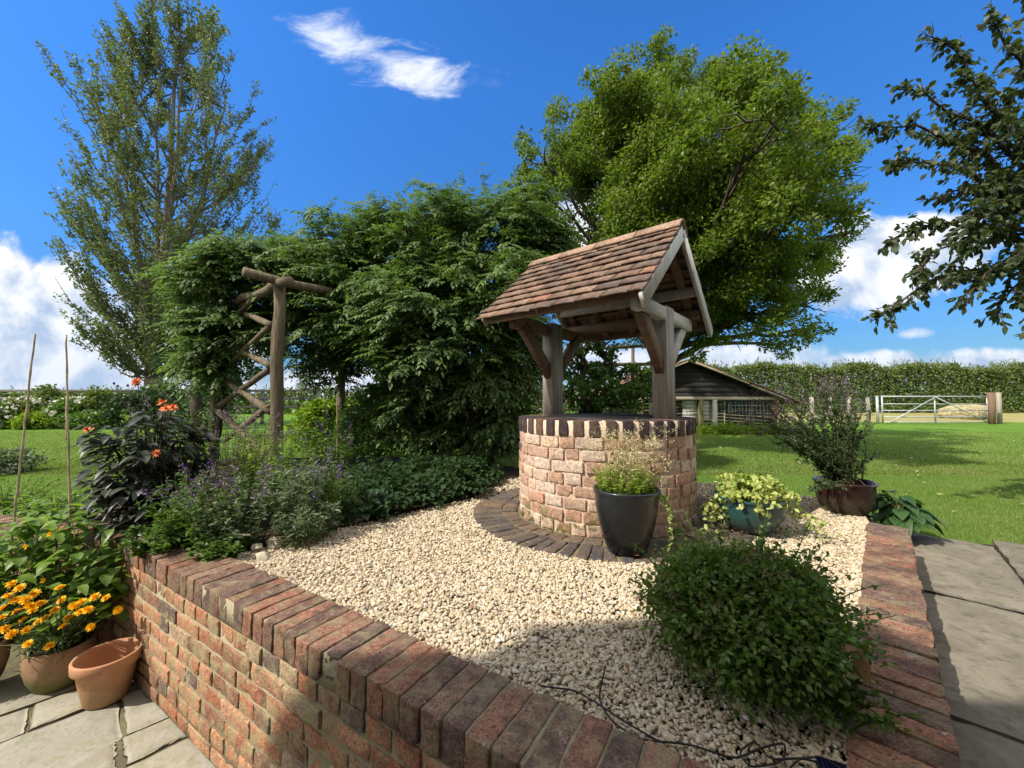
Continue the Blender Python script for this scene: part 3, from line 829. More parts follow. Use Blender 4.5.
# ------------------------------------------------------------------ the cottage behind the viewer (its eaves shade the near ground)
def cottage():
    ye, ze, xl = -.85, 4.80, -5.37
    root = thing('cottage', 'cream cottage with tiled roof whose eaves shade the near gravel', 'house', (0, -4, YARD))
    cream = plain('cream_render', (.62, .57, .47), .9, .2, var=.12, scale=2, bump=.3)
    X2, Yw, Yb = 9.0, -1.15, -7.5
    g = Geo(); zt = ze + .12
    # front wall with openings left for windows and a door
    ops = [(-3.2, .1, 1.3, 1.2), (-.6, -.62, 1.6, 1.98), (3.0, .1, 1.3, 1.2), (6.2, .1, 1.3, 1.2), (-3.0, 2.7, 1.2, 1.1), (1.5, 2.7, 1.2, 1.1), (6.0, 2.7, 1.2, 1.1)]
    xs = sorted({xl, X2} | {o[0] for o in ops} | {o[0] + o[2] for o in ops}); zs = sorted({YARD, zt} | {o[1] for o in ops} | {o[1] + o[3] for o in ops})
    for a, b in zip(xs[:-1], xs[1:]):
        for c, d in zip(zs[:-1], zs[1:]):
            mx_, mz = (a + b) / 2, (c + d) / 2
            if any(o[0] < mx_ < o[0] + o[2] and o[1] < mz < o[1] + o[3] for o in ops): continue
            box(g, (a, Yw - .3, c), (b, Yw, d))
    box(g, (xl, Yb, YARD), (X2, Yb + .3, zt)); 
    for x in (xl, X2 - .3):
        g.add([(x, Yb, YARD), (x + .3, Yb, YARD), (x + .3, Yw - .3, YARD), (x, Yw - .3, YARD), (x, Yb, zt), (x + .3, Yb, zt), (x + .3, Yw - .3, zt), (x, Yw - .3, zt)], BOXF)
        ym = (Yb + Yw) / 2
        g.add([(x, Yb, zt), (x, Yw, zt), (x, ym, zt + 2.9), (x + .3, Yb, zt), (x + .3, Yw, zt), (x + .3, ym, zt + 2.9)], [[0, 1, 2], [5, 4, 3]]); g.f.append(np.array([[0, 3, 4, 1], [1, 4, 5, 2], [2, 5, 3, 0]]) + g.n - 6)
    g.build('wall', cream, root)
    glass = plain('dark_glass', (.03, .035, .04), .05, .6); white = plain('white_paint', (.75, .74, .70), .4, .4)
    for o in ops:
        fr, pn_ = Geo(), Geo(); x, z, wd, h = o; y = Yw - .12
        for a, b, c, d in ((x, x + wd, z, z + .07), (x, x + wd, z + h - .07, z + h), (x, x + .07, z + .07, z + h - .07), (x + wd - .07, x + wd, z + .07, z + h - .07), (x + wd / 2 - .03, x + wd / 2 + .03, z + .07, z + h - .07)):
            box(fr, (a, y - .06, c), (b, y, d))
        box(pn_, (x + .06, y - .04, z + .06), (x + wd - .06, y - .03, z + h - .06))
        f = fr.build('window', white, root); pn_.build('pane', glass, f)
    ym, zr = (Yb + Yw) / 2, zt + 2.9
    g = Geo(); sl = (zr - ze) / (ye - ym)
    for s, yo in ((1, ye), (-1, 2 * ym - ye)):
        V = [(xl - .02, yo, ze), (X2 + .2, yo, ze), (X2 + .2, ym, zr), (xl - .02, ym, zr)]; V2 = [(a, b, c + .09) for a, b, c in V]
        g.add(V + V2, BOXF)
    rf = g.build('roof', brick_mat('cottage_roof_tiles', [(0, (.25, .13, .08)), (1, (.3, .16, .1))], .2), root)
    g = Geo(); x0, x1 = -4.35, -3.25                           # a small gabled dormer breaks the eaves line
    box(g, (x0, Yw - 1.2, zt + .05), (x1, ye - .01, ze + .42))
    g.add([(x0 - .1, ye + .02, ze + .42), (x1 + .1, ye + .02, ze + .42), ((x0 + x1) / 2, ye + .02, ze + .68), (x0 - .1, Yw - 2, ze + .42), (x1 + .1, Yw - 2, ze + .42), ((x0 + x1) / 2, Yw - 2, ze + .68)], [[2, 1, 0], [3, 4, 5]]); g.f.append(np.array([[0, 1, 4, 3], [1, 2, 5, 4], [2, 0, 3, 5]]) + g.n - 6)
    g.build('dormer', cream, rf)
cottage()

# ------------------------------------------------------------------ foliage materials
GRN = leaf_mat
lm_poplar = GRN('poplar_leaf', [(.085, .115, .050), (.12, .15, .07), (.16, .185, .10), (.10, .13, .055)], .34, .55, .3)
lm_walnut = GRN('walnut_leaf', [(.072, .125, .018), (.108, .17, .024), (.16, .215, .036), (.205, .24, .052), (.085, .14, .02)], .40, .5, .25, (1.3, 1.45, .5), clump=.7)
lm_wist = GRN('wisteria_leaf', [(.06, .11, .038), (.095, .155, .058), (.14, .20, .085), (.17, .225, .07), (.07, .125, .042)], .30, .48, .28)
lm_right = GRN('plum_leaf', [(.040, .066, .026), (.060, .090, .036), (.095, .10, .055), (.055, .08, .030)], .30, .45, .3)
lm_bush = GRN('spirea_leaf', [(.06, .115, .020), (.095, .165, .028), (.135, .215, .04), (.15, .14, .06), (.07, .13, .02)], .34, .5, .25)
lm_dahlia = GRN('dark_dahlia_leaf', [(.045, .056, .038), (.068, .074, .056), (.048, .070, .038), (.085, .086, .072)], .14, .42, .32)
lm_grey = GRN('grey_green_leaf', [(.13, .17, .10), (.19, .23, .15), (.11, .15, .075)], .25, .5, .3)
lm_mid = GRN('mid_green_leaf', [(.05, .10, .022), (.08, .15, .032), (.12, .19, .04)], .32, .42, .4)
lm_lime = GRN('lime_leaf', [(.15, .22, .02), (.22, .30, .03), (.11, .18, .02)], .4, .42, .35)
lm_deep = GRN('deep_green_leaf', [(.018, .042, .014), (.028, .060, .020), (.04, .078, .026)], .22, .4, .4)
lm_var = GRN('variegated_leaf', [(.38, .46, .08), (.48, .54, .13), (.20, .32, .04), (.56, .58, .26)], .3, .42, .4, (1.2, 1.25, .6))
lm_mari = GRN('marigold_leaf', [(.05, .11, .04), (.08, .15, .055), (.12, .19, .08)], .28, .42, .4)
lm_squash = GRN('bean_leaf', [(.13, .22, .035), (.19, .30, .05), (.25, .35, .08), (.10, .18, .03)], .38, .42, .4)
lm_hosta = GRN('hosta_leaf', [(.03, .075, .02), (.045, .10, .028), (.06, .12, .035)], .2, .42, .3)
lm_sage = GRN('narrow_sage_leaf', [(.040, .075, .028), (.06, .10, .040), (.085, .13, .055)], .28, .42, .4)
lm_hedge = GRN('hedge_leaf', [(.08, .115, .024), (.12, .155, .036), (.16, .20, .05), (.065, .10, .02)], .3, .45, .35)
lm_herb = GRN('herb_leaf', [(.26, .34, .05), (.36, .44, .09), (.18, .25, .04)], .35, .5, .3)
stem_g = plain('green_stem', (.09, .12, .035), .7, .2, scale=20)
stem_b = plain('brown_stem', (.10, .065, .04), .8, .2, scale=20)
stem_d = plain('dark_stem', (.035, .022, .022), .6, .3, scale=20)
bark_grey = bark_mat('grey_bark', (.075, .065, .05), (.20, .18, .15))
bark_dk = bark_mat('dark_bark', (.035, .028, .022), (.10, .08, .06))
m_log = bark_mat('rustic_pole', (.085, .066, .042), (.22, .18, .125), 26, .12)

def petal(name, a, b, tr=.25, rough=.5):
    return leaf_mat(name, [a, b, a], tr, rough, .25, (1.1, 1.0, .9))
pm_orange = petal('dahlia_petal', (.82, .20, .06), (.90, .32, .12))
pm_yellow = petal('marigold_petal', (.92, .48, .005), (.97, .62, .012))
pm_purple = petal('violet_petal', (.16, .08, .26), (.24, .13, .36))
pm_white = petal('white_petal', (.72, .72, .66), (.8, .8, .74))
pm_dusk = petal('dusky_mauve_petal', (.20, .14, .20), (.28, .20, .27))

# ------------------------------------------------------------------ trees
def limb_radii(r0, r1, k): return np.linspace(r0, r1, k)
def poplar():
    Y = 16.0; base = atY(153, 402, Y); base[2] = LAWN
    root = thing('poplar_tree', 'tall airy poplar with upswept branches, standing at the flower border', 'tree', base)
    px = Y / F
    prof = [(-14, 22, 40), (0, 40, 58), (25, 52, 70), (50, 62, 84), (75, 88, 94), (95, 112, 100), (130, 110, 106), (165, 106, 108), (200, 98, 124), (235, 94, 100), (265, 92, 86), (300, 88, 76), (330, 82, 62), (355, 62, 44), (372, 40, 30)]
    prof = [(EYE + (400.6 - a) * px, b * px, c * px) for a, b, c in prof]
    zs = np.array([q[0] for q in prof])[::-1]; Ls = np.array([q[1] for q in prof])[::-1]; Rs = np.array([q[2] for q in prof])[::-1]; Ls = Ls * .88; Rs = Rs * .97
    gt, gl = Geo(), Geo()
    X0_ = base[0]; ctr = lambda z: X0_ + (z / 17.0) * .35
    fork = EYE + (400.6 - 305) * px
    tube(gt, [base, base + (0.0, 0, 2), (X0_ + .05, Y, fork)], [.36, .29, .25], 10)
    tops = [np.array([X0_ + .55, Y, 17.0]), np.array([X0_ + 2.3, Y + .3, 13.2]), np.array([X0_ - 1.6, Y - .3, 11.8]), np.array([X0_ + 1.2, Y - .5, 15.6]), np.array([X0_ - .7, Y + .5, 15.4])]
    st = np.array([X0_ + .05, Y, fork]); trunks = []
    for i, t in enumerate(tops):
        c = wobble(curve(st - (0, 0, .3 * i), t, np.array([0, 0, -.4]) + np.array([(t[0] - X0_) * .18, 0, 0]), 9), .05)
        tube(gt, c, np.linspace(.17 - .015 * i, .02, 9), 7); trunks.append(c)
    P_, D_ = [], []
    for k in range(210):
        z1 = rng.uniform(zs[0] + .4, zs[-1]) if k > 50 else rng.uniform(zs[0] + 3, zs[-1])
        th = rng.uniform(0, 2 * pi); c_, s_ = cos(th), sin(th)
        R_ = np.interp(z1, zs, Rs if c_ > 0 else Ls) * rng.uniform(.45, 1.04) ** .6
        end = np.array([ctr(z1) + c_ * R_, Y + s_ * R_ * .85, z1])
        tr = trunks[rng.integers(0, 5)]; 
        z0 = max(1.7, z1 - .5 - R_ * rng.uniform(.8, 1.3))
        i0 = np.argmin(np.abs(tr[:, 2] - z0)) if z0 > fork else None
        s0 = tr[i0] if i0 is not None else np.array([X0_, Y, z0])
        c = wobble(curve(s0, end, np.array([c_ * R_ * .16, s_ * R_ * .14, -R_ * .16]), 9), .05)
        tube(gt, c, np.linspace(.034, .006, 9), 4, cap=False)
        # upward twigs carrying the leaves
        nt = 10
        for j in range(nt):
            f = rng.uniform(.22, 1.0); p = c[min(8, int(f * 8))] + rng.normal(0, .05, 3)
            ln_ = rng.uniform(.45, 1.15) * (1.1 - .3 * f)
            d = unit(np.array([c_ * .45 + rng.normal(0, .25), s_ * .45 + rng.normal(0, .25), 1.0]))
            q = p + d * ln_
            rq = np.interp(q[2], zs, Rs if q[0] > ctr(q[2]) else Ls)
            if abs(q[0] - ctr(q[2])) > rq * rng.uniform(.92, 1.08): continue
            if q[2] > zs[-1] + .7: continue
            tube(gt, [p, (p + q) / 2 + rng.normal(0, .02, 3), q], [.010, .007, .003], 3, cap=False)
            n = int(ln_ * 46)
            tt = rng.uniform(.05, 1, n)[:, None]
            P_.append(p + (q - p) * tt + rng.normal(0, .06, (n, 3))); D_.append(unit(d * .5 + rng.normal(0, .7, (n, 3))))
        n = 14; ii = rng.uniform(.35, 1, n)
        P_.append(np.array([np.interp(ii * 8, np.arange(9), c[:, a]) for a in range(3)]).T + rng.normal(0, .06, (n, 3))); D_.append(rand_dir(n))
    P_, D_ = np.concatenate(P_), np.concatenate(D_); n = len(P_)
    leaves(gl, P_, D_, rng.normal(0, 1, (n, 3)) + (0, 0, .4), rng.uniform(.085, .135, n), rng.uniform(.06, .095, n), .1, .1, simple=True)
    gt.build('trunk', bark_grey, root, smooth=True); gl.build('crown', lm_poplar, root)
poplar()

def clump_tree(root, base, Y, clumps, trunk_r, leafmat, L, W, per, fork_h, barkm, depth=1.0, twig=1, limb_r=.10, simple=True, cname='crown', shell=.35, up=.5, squash=.8):
    px = Y / F; gt, gl = Geo(), Geo()
    fork = base + np.array([0, 0, fork_h])
    tube(gt, [base - (0, 0, .1), base + (0, 0, fork_h * .5) + rng.normal(0, .05, 3), fork], [trunk_r * 1.15, trunk_r * .95, trunk_r * .85], 12)
    for (cx, cy, r, *dd) in clumps:
        dy = dd[0] if dd else rng.normal(0, 1.0) * depth
        c = atY(cx, cy, Y + dy); R_ = r * px
        path = wobble(curve(fork - (0, 0, rng.uniform(0, fork_h * .3)), c, (0, 0, abs(c[0] - base[0]) * .15), 8), .06)
        tube(gt, path, np.linspace(limb_r, .02, 8), 6, cap=False)
        for j in range(9):
            q = c + rand_dir(1)[0] * R_ * .85 * np.array([1, 1, squash]); s0 = path[rng.integers(5, 8)]
            tube(gt, wobble(curve(s0, q, (0, 0, .1), 5), .04), np.linspace(.022, .004, 5), 3, cap=False)
        # sub-lumps make an uneven skin
        Rn = r * 11.0 / F; nsub = max(8, int(Rn * Rn * 15))
        for j in range(nsub):
            d = rand_dir(1, .15)[0]; cc = c + d * R_ * rng.uniform(.45, .95) * np.array([1, 1, squash])
            rr = R_ * rng.uniform(.18, .36)
            n = int(per * (rr * 11.0 / Y) ** 2 * 30)
            blob_leaves(gl, cc, rr, n, L, W, up=up, shell=.3, squash=.75, simple=simple, outward=.6)
    gt.build('trunk', barkm, root, smooth=True); gl.build(cname, leafmat, root)

Yw_ = 8.2; b0 = atY(664, 425, Yw_); b0[2] = LAWN
root = thing('walnut_tree', 'large rounded tree with sunlit yellow-green crown behind the well roof', 'tree', b0)
clump_tree(root, b0, Yw_, [
    (652, 76, 40), (688, 92, 46), (735, 88, 38), (775, 112, 32), (800, 140, 28), (535, 205, 28), (790, 185, 36), (760, 120, 36), (812, 205, 28), (735, 190, 46, -1.5), (700, 250, 44, -1.5), (770, 262, 36, -1.2), (750, 300, 34, -1.3), (800, 265, 30, -1), (612, 105, 42), (578, 135, 46), (545, 165, 36), (530, 185, 24), (565, 180, 44), (600, 150, 50), (620, 215, 46), (640, 140, 62), (710, 140, 64, -1.6), (765, 150, 52), (800, 160, 34), (600, 185, 42),
    (555, 205, 32), (670, 210, 66, -1.2), (735, 220, 62), (785, 215, 45), (838, 135, 30), (846, 165, 27), (838, 200, 30), (845, 235, 20), (818, 255, 34), (790, 275, 42), (745, 285, 50, -1.2), (700, 285, 50), (805, 305, 34),
    (765, 325, 36, -1.5), (815, 335, 16), (720, 330, 36), (782, 350, 18), (640, 260, 46), (590, 235, 26), (690, 330, 30, .5), (655, 195, 50, 1.5), (760, 190, 60, 1.8), (615, 300, 40, 1.2), (560, 270, 40, 1.0), (640, 330, 35, 1.0)],
    .27, lm_walnut, .072, .042, 68, 2.4, bark_dk, depth=1.2, limb_r=.075)

def plum():
    """branches that reach in from a tree just outside the picture"""
    base = np.array([6.3, 4.2, LAWN])
    root = thing('plum_tree', 'dark-leaved tree reaching long drooping branches over the path', 'tree', base)
    gt, gl = Geo(), Geo()
    top = base + (-.1, 0, 2.2)
    tube(gt, [base - (0, 0, .1), base + (.03, .02, 1.1), top], [.19, .15, .13], 10)
    Y = 3.6
    tips = [(868, 124, 3.5), (893, 162, 3.4), (925, 35, 3.7), (960, 75, 3.5), (905, 90, 3.8), (884, 244, 3.5), (870, 322, 3.5), (918, 272, 3.3), (935, 200, 3.6), (965, 225, 3.4), (985, 180, 3.7), (960, 300, 3.4), (995, 315, 3.6), (1005, 120, 3.3), (985, 20, 3.4), (1010, 260, 3.5), (1030, 330, 3.4), (945, 130, 3.9), (975, 250, 3.9), (1040, 60, 3.4), (1060, 200, 3.5), (1100, 120, 3.8), (1120, 260, 3.6), (1150, 20, 4.2), (1180, 180, 4.6), (1250, 120, 4.4), (1330, 200, 4.2), (1100, -80, 4.3), (1200, -120, 4.6), (1300, -60, 4.5), (1400, 60, 4.0), (1000, -60, 4.2)]
    for px_, py_, yy in tips:
        q = atY(px_, py_, yy)
        s0 = top + rng.normal(0, .05, 3) + np.array([0, 0, rng.uniform(-.2, .5)])
        L_ = np.linalg.norm(q - s0)
        c = wobble(curve(s0, q, (0, 0, .28 * L_), 12), .025)
        tube(gt, c, np.linspace(.04, .004, 12), 5, cap=False)
        m = int(L_ * 22)
        for j in range(m):
            f = rng.uniform(.30, 1) ** .8; i = f * 11; p = np.array([np.interp(i, np.arange(12), c[:, a]) for a in range(3)])
            ln_ = rng.uniform(.10, .34) * (1.25 - f * .8)
            tdir = unit(c[min(11, int(i) + 1)] - c[max(0, int(i) - 1)])
            d = unit(tdir * .9 + rng.normal(0, .55, 3) + np.array([0, 0, -.22]))
            e = p + d * ln_
            tube(gt, [p, (p + e) / 2 + rng.normal(0, .01, 3), e], [.005, .004, .002], 3, cap=False)
            n = max(4, int(ln_ * 42)); tt = rng.uniform(.1, 1.05, n)[:, None]
            leaves(gl, p + (e - p) * tt, unit(d * .7 + rng.normal(0, .6, (n, 3)) + (0, 0, -.25)), rng.normal(0, .6, (n, 3)) + (0, 0, .7), rng.uniform(.05, .085, n), rng.uniform(.03, .048, n), .15, .18)
    gt.build('trunk', bark_dk, root, smooth=True); gl.build('crown', lm_right, root)
plum()

# ------------------------------------------------------------------ pergola and wisteria
Pg1, Pg2, Pg3, Pg4 = np.array([-2.5, 4.2]), np.array([-4.06, 5.4]), np.array([-1.39, 5.63]), np.array([-2.95, 6.83])
HP = 2.06
root = thing('rustic_pergola', 'weathered log pergola with criss-cross side rails, half swallowed by wisteria', 'pergola', (-2.5, 4.2, 0))
def log(name, p, q, r0, r1=None, bend=.012):
    g = Geo(); p, q = np.array(p, float), np.array(q, float); k = 9
    pts = p + (q - p) * np.linspace(0, 1, k)[:, None]; pts[1:-1] += rng.normal(0, bend, (k - 2, 3))
    tube(g, pts, np.linspace(r0, r1 or r0 * .9, k) * (1 + rng.normal(0, .035, k)), 12)
    return g.build(name, m_log, root, smooth=True)
for p in (Pg1, Pg2, Pg3, Pg4): log('post', (*p, -.1), (*p, HP), .068, .058, .006)
def on(a, b, f, z): r = a + (b - a) * f; return (r[0], r[1], z)
pd = unit(Pg3 - Pg1)
log('beam', (*(Pg1 - pd * .34), HP + .06), (*(Pg3 + pd * 1.2), HP + .04), .046, .042)
log('beam', (*(Pg2 - pd * .3), HP + .09), (*(Pg4 + pd * .6), HP + .04), .046, .042)
log('beam', on(Pg1, Pg2, -.12, HP + .0), on(Pg1, Pg2, 1.1, HP + .0), .05, .045)
log('beam', on(Pg3, Pg4, -.12, HP + .0), on(Pg3, Pg4, 1.1, HP + .0), .05, .045)
f_ = Pg1 + unit(Pg2 - Pg1) * .0
for (x0, y0, a), (x1, y1, b), r in (((272, 325, .04), (246, 314, .48), .036), ((271, 366, .04), (243, 352, .5), .036), ((271, 326, .06), (219, 373, .95), .034), ((269, 370, .07), (217, 407, .96), .036), ((271, 412, .04), (215, 374, .96), .038), ((272, 460, .02), (210, 404, 1.05), .045), ((270, 406, .05), (225, 440, .8), .034), ((222, 330, .9), (252, 300, .35), .034)):
    A_, B_ = on(Pg1, Pg2, a, 0), on(Pg1, Pg2, b, 0)
    log('rail', atY(x0, y0, A_[1]), atY(x1, y1, B_[1]), r, r * .88, .003)

root = thing('wisteria', 'huge wisteria with drooping feathery leaves smothering the log pergola', 'climber', (-.45, 5.1, 0))
gs = Geo()
def vine(p, q, r, bend=.15, k=10):
    c = wobble(curve(np.array(p, float), np.array(q, float), rng.normal(0, bend, 3), k), .035); tube(gs, c, np.linspace(r, r * .55, k), 8)
vine((-.46, 5.0, -.1), (-.55, 5.1, 2.2), .085); vine((-.40, 5.1, -.1), (-.2, 5.4, 2.1), .05); vine((-1.30, 5.5, -.1), (-1.2, 5.4, 2.1), .07)
vine((-1.28, 5.52, 0), (-1.6, 5.0, 2.1), .035); vine((-3.95, 5.3, 0), (-3.7, 5.0, 2.0), .045); vine((-.55, 5.1, 2.1), (-1.9, 4.9, 2.6), .05); vine((-.55, 5.1, 2.1), (.5, 5.3, 2.6), .045); vine((-1.6, 5.0, 2.2), (-3.3, 5.0, 2.2), .04)
for k in range(26):                                             # hanging whips under the canopy
    x, y = rng.uniform(-1.9, .25), rng.uniform(4.9, 6.2)
    vine((x, y, rng.uniform(.1, .9)), (x + rng.normal(0, .15), y + rng.normal(0, .15), 2.0), .007, .1, 6)
gs.build('stem', bark_dk, root, smooth=True)
lumps = [(214, 284, 34, 5.0), (208, 324, 20, 5.1), (238, 262, 26, 4.9), (222, 326, 26, 4.9), (262, 266, 22, 5.0), (208, 358, 16, 5.1), (205, 300, 14, 5.3), (240, 300, 34, 5.4), (275, 275, 26, 5.4), (285, 310, 22, 5.5), (265, 330, 20, 5.6), (300, 268, 30, 5.6), (365, 290, 40, 5.8), (350, 345, 26, 5.8), (400, 335, 40, 6.0), (400, 425, 20, 5.3), (440, 440, 20, 5.2), (480, 448, 18, 5.2), (502, 430, 20, 5.1), (425, 395, 26, 5.1), (470, 385, 26, 5.0), (505, 390, 24, 5.1),
         (310, 290, 44, 5.2), (345, 262, 40, 5.3), (305, 335, 34, 5.3), (350, 320, 46, 5.2), (330, 365, 20, 5.6),
         (392, 252, 48, 5.3), (440, 246, 50, 5.3), (488, 240, 50, 5.3), (530, 225, 34, 5.5), (542, 262, 26, 5.5), (395, 310, 50, 4.9), (440, 305, 52, 4.8), (490, 300, 50, 4.9), (525, 300, 36, 5.2), (420, 352, 38, 4.7), (470, 348, 34, 4.9), (510, 350, 34, 5.3), (385, 350, 26, 5.2), (530, 345, 24, 5.6),
         (420, 275, 60, 6.2), (490, 265, 60, 6.2), (330, 290, 50, 6.3), (460, 330, 46, 5.9), (520, 375, 26, 5.7), (440, 385, 24, 5.4), (490, 395, 28, 5.7), (515, 420, 22, 5.5), (400, 395, 26, 5.8), (465, 400, 24, 5.8), (425, 425, 20, 5.6), (485, 435, 20, 5.4), (540, 240, 24, 5.3)]
gl = Geo(); gs2 = gl
LP, LD, LN, LL = [], [], [], []
def compound(p, h, ln_, drop):
    """one feathery leaf: a drooping midrib with paired leaflets"""
    k = 5 + (ln_ > .2); t = np.linspace(.12, 1, k)
    rach = p + h * (t * ln_ * .95)[:, None] + np.array([0, 0, -1.0]) * (t ** 1.7 * ln_ * drop)[:, None]
    tang = unit(np.gradient(rach, axis=0)); side = unit(np.cross(tang, (0, 0, 1.0))); up_ = np.cross(side, tang)
    for s in (-1, 1):
        LP.append(rach[:-1]); LD.append(side[:-1] * s * .8 + tang[:-1] * .55 - np.array([0, 0, .25])); LN.append(up_[:-1] + rng.normal(0, .2, (k - 1, 3))); LL.append(np.full(k - 1, ln_ * .31) * np.linspace(1.0, .75, k - 1))
    LP.append(rach[-1:]); LD.append(tang[-1:]); LN.append(up_[-1:]); LL.append(np.array([ln_ * .31]))
def tuft(c, out, n, r):
    size = rng.uniform(.75, 1.25)
    for _ in range(n):
        d = rand_dir(1)[0]; p = c + d * r * rng.random() ** .5; h = unit(np.array([d[0] + out[0] * .9, d[1] + out[1] * .9, rng.uniform(-.25, .45)]))
        compound(p, h, rng.uniform(.14, .27) * size, rng.uniform(.05, .65))
for cx, cy, r, Y in lumps:
    c = atY(cx, cy, Y); R_ = r * Y / F; wob = rng.normal(0, .12, 3)
    n = int(66 * R_ * R_ / .36 + 12)
    for q in range(n):
        d = rand_dir(1, .12)[0]
        if d[1] > .6: continue
        rr = R_ * rng.uniform(.55, 1.12) * (1 + wob @ d)
        tuft(c + d * rr * np.array([1, 1, .88]), d, int(rng.uniform(8, 17)), rng.uniform(.07, .17))
    if cy < 300:                                                # loose new shoots break the outline
        for q in range(int(1 + r / 26)):
            d = unit(rng.normal(0, .6, 3) + np.array([0, -.2, 1.0])); p0 = c + d * R_ * .85; p1 = p0 + d * rng.uniform(.15, .42) + rng.normal(0, .06, 3)
            tube(gs2, [p0, (p0 + p1) / 2 + rng.normal(0, .02, 3), p1], [.005, .003, .0015], 4, cap=False)
            for f in np.linspace(.2, 1, 6): compound(p0 + (p1 - p0) * f, unit(rng.normal(0, 1, 3) * (1, 1, .3) + (0, 0, .25)), rng.uniform(.10, .20), rng.uniform(.1, .5))
for k in range(46):                                              # trailing strands below the canopy
    cx, cy = rng.choice([rng.uniform(165, 262), rng.uniform(300, 545)]), rng.uniform(325, 372); c = atY(cx, cy, rng.uniform(4.8, 5.6)); L_ = rng.uniform(.1, .55)
    for f in np.linspace(0, 1, int(3 + L_ * 10)): tuft(c - np.array([0, 0, L_ * f]) + rng.normal(0, .03, 3), rng.normal(0, .4, 3), 3, .05)
LP, LD, LN, LL = map(np.concatenate, (LP, LD, LN, LL))
leaves(gl, LP, LD, LN, LL * rng.uniform(.85, 1.15, len(LL)), LL * .48, .12, .15, simple=True)
gl.build('foliage', lm_wist, root)
# ------------------------------------------------------------------ pots
def pot(label, c, prof, mat, inner, soil_z, group=None, n=56, squash=(1, 1), name='plant_pot'):
    root = thing(name, label, 'pot', c, 0, group)
    g = Geo(); lathe(g, prof, n, (0, 0, 0), .006, squash); g.build('body', mat, root, smooth=True, local=True)
    if soil_z is not None:
        g = Geo(); lathe(g, [(0.0, soil_z + .012), (inner * .6, soil_z + .008), (inner, soil_z)], 24, (0, 0, 0), .0, squash); g.build('soil', soil, root, local=True)
    return root
m_black = glaze_mat('black_glaze', [(0, (.006, .006, .008)), (.6, (.009, .011, .013)), (1, (.02, .025, .03))], .14, 3)
m_green = glaze_mat('sea_green_glaze', [(0, (.075, .10, .075)), (.35, (.045, .10, .085)), (.7, (.025, .085, .085)), (1, (.02, .06, .07))], .12, 5)
m_ox = glaze_mat('oxblood_glaze', [(0, (.04, .034, .022)), (.35, (.05, .036, .024)), (.6, (.026, .009, .008)), (.85, (.028, .010, .009)), (1, (.08, .065, .05))], .12, 4)
def terra(name, a, b, algae=0.0, chalk=.3):
    m, t, bs, out = mat_base(name)
    co = t.obj_co(); nz, n2 = t.noise(co, 7, 6, .65), t.noise(co, 60, 4)
    c = t.mix(t.smooth(nz, .35, .7), a, b)
    c = t.mix(t.smooth(t.noise(co, 12, 6, .7), .55, .7, 0, chalk), c, (.55, .42, .31))
    c = t.mix(t.smooth(n2, .55, .7, 0, .35), c, tuple(k * .6 for k in a))
    if algae:
        sp = t.n('ShaderNodeSeparateXYZ'); t.link(co, sp.inputs[0])
        f = t.smooth(t.m('ADD', sp.outputs[2], t.m('MULTIPLY', t.m('SUBTRACT', nz, .5), .16)), .14, .05, 0, algae)
        c = t.mix(f, c, (.13, .15, .05))
    t.link(c, bs.inputs['Base Color']); bs.inputs['Roughness'].default_value = .85; bs.inputs['Specular IOR Level'].default_value = .2
    t.link(t.bump(n2, .25, .004), bs.inputs['Normal'])
    return m
m_terra = terra('terracotta', (.46, .23, .125), (.56, .32, .19), .35, .5)
m_terra_old = terra('mossy_terracotta', (.32, .19, .11), (.40, .26, .16), .85, .35)

kp = at(627, 558, .012); kp = np.array([kp[0] * 1.05, kp[1] * 1.05, .014])
pot('black glazed tapered pot on the brick ring in front of the well', kp, [(.0, .0), (.095, .0), (.103, .006), (.125, .07), (.150, .16), (.164, .24), (.170, .31), (.176, .318), (.178, .328), (.172, .335), (.160, .330), (.155, .25), (.15, .2)], m_black, .157, .285)
gp = np.array([1.49, 2.50, .008])
pot('sea green glazed bowl of trailing ivy beside the well', gp, [(.0, .0), (.085, .0), (.10, .008), (.145, .05), (.18, .11), (.195, .17), (.198, .20), (.208, .207), (.208, .217), (.195, .22), (.185, .2), (.18, .15)], m_green, .184, .175)
op = np.array([2.44, 2.93, .008])
pot('oxblood glazed wide-rimmed pot at the end of the low brick wall', op, [(r * .80, z * .93) for r, z in [(.0, .0), (.15, .0), (.16, .008), (.195, .05), (.215, .11), (.222, .17), (.220, .215), (.232, .226), (.235, .238), (.225, .246), (.208, .238), (.20, .18)]], m_ox, .162, .19)
tp = np.array([-2.02, 2.03, YARD + .002])
pot('empty orange terracotta pot on the flagstones against the brick wall', tp, [(.0, .004), (.080, .0), (.084, .006), (.100, .09), (.113, .165), (.124, .168), (.130, .174), (.131, .213), (.127, .220), (.119, .219), (.114, .205), (.108, .165), (.09, .06), (.075, .025), (0, .022)], m_terra, .1, None)
mp1 = np.array([-2.37, 2.13, YARD + .002]); mp2 = np.array([-2.74, 2.03, YARD + .002])
rp = [(.0, .0), (.095, .0), (.105, .008), (.135, .06), (.152, .12), (.155, .17), (.150, .19), (.152, .21), (.142, .212), (.136, .19), (.13, .15)]
pot('rounded terracotta pot with green algae round its base, holding marigolds', mp1, [(r * .86, z) for r, z in rp], m_terra_old, .118, .18)
pot('algae-stained terracotta pot cut off by the edge of the photo', mp2, [(r * .95, z * 1.15) for r, z in rp], m_terra_old, .13, .21)

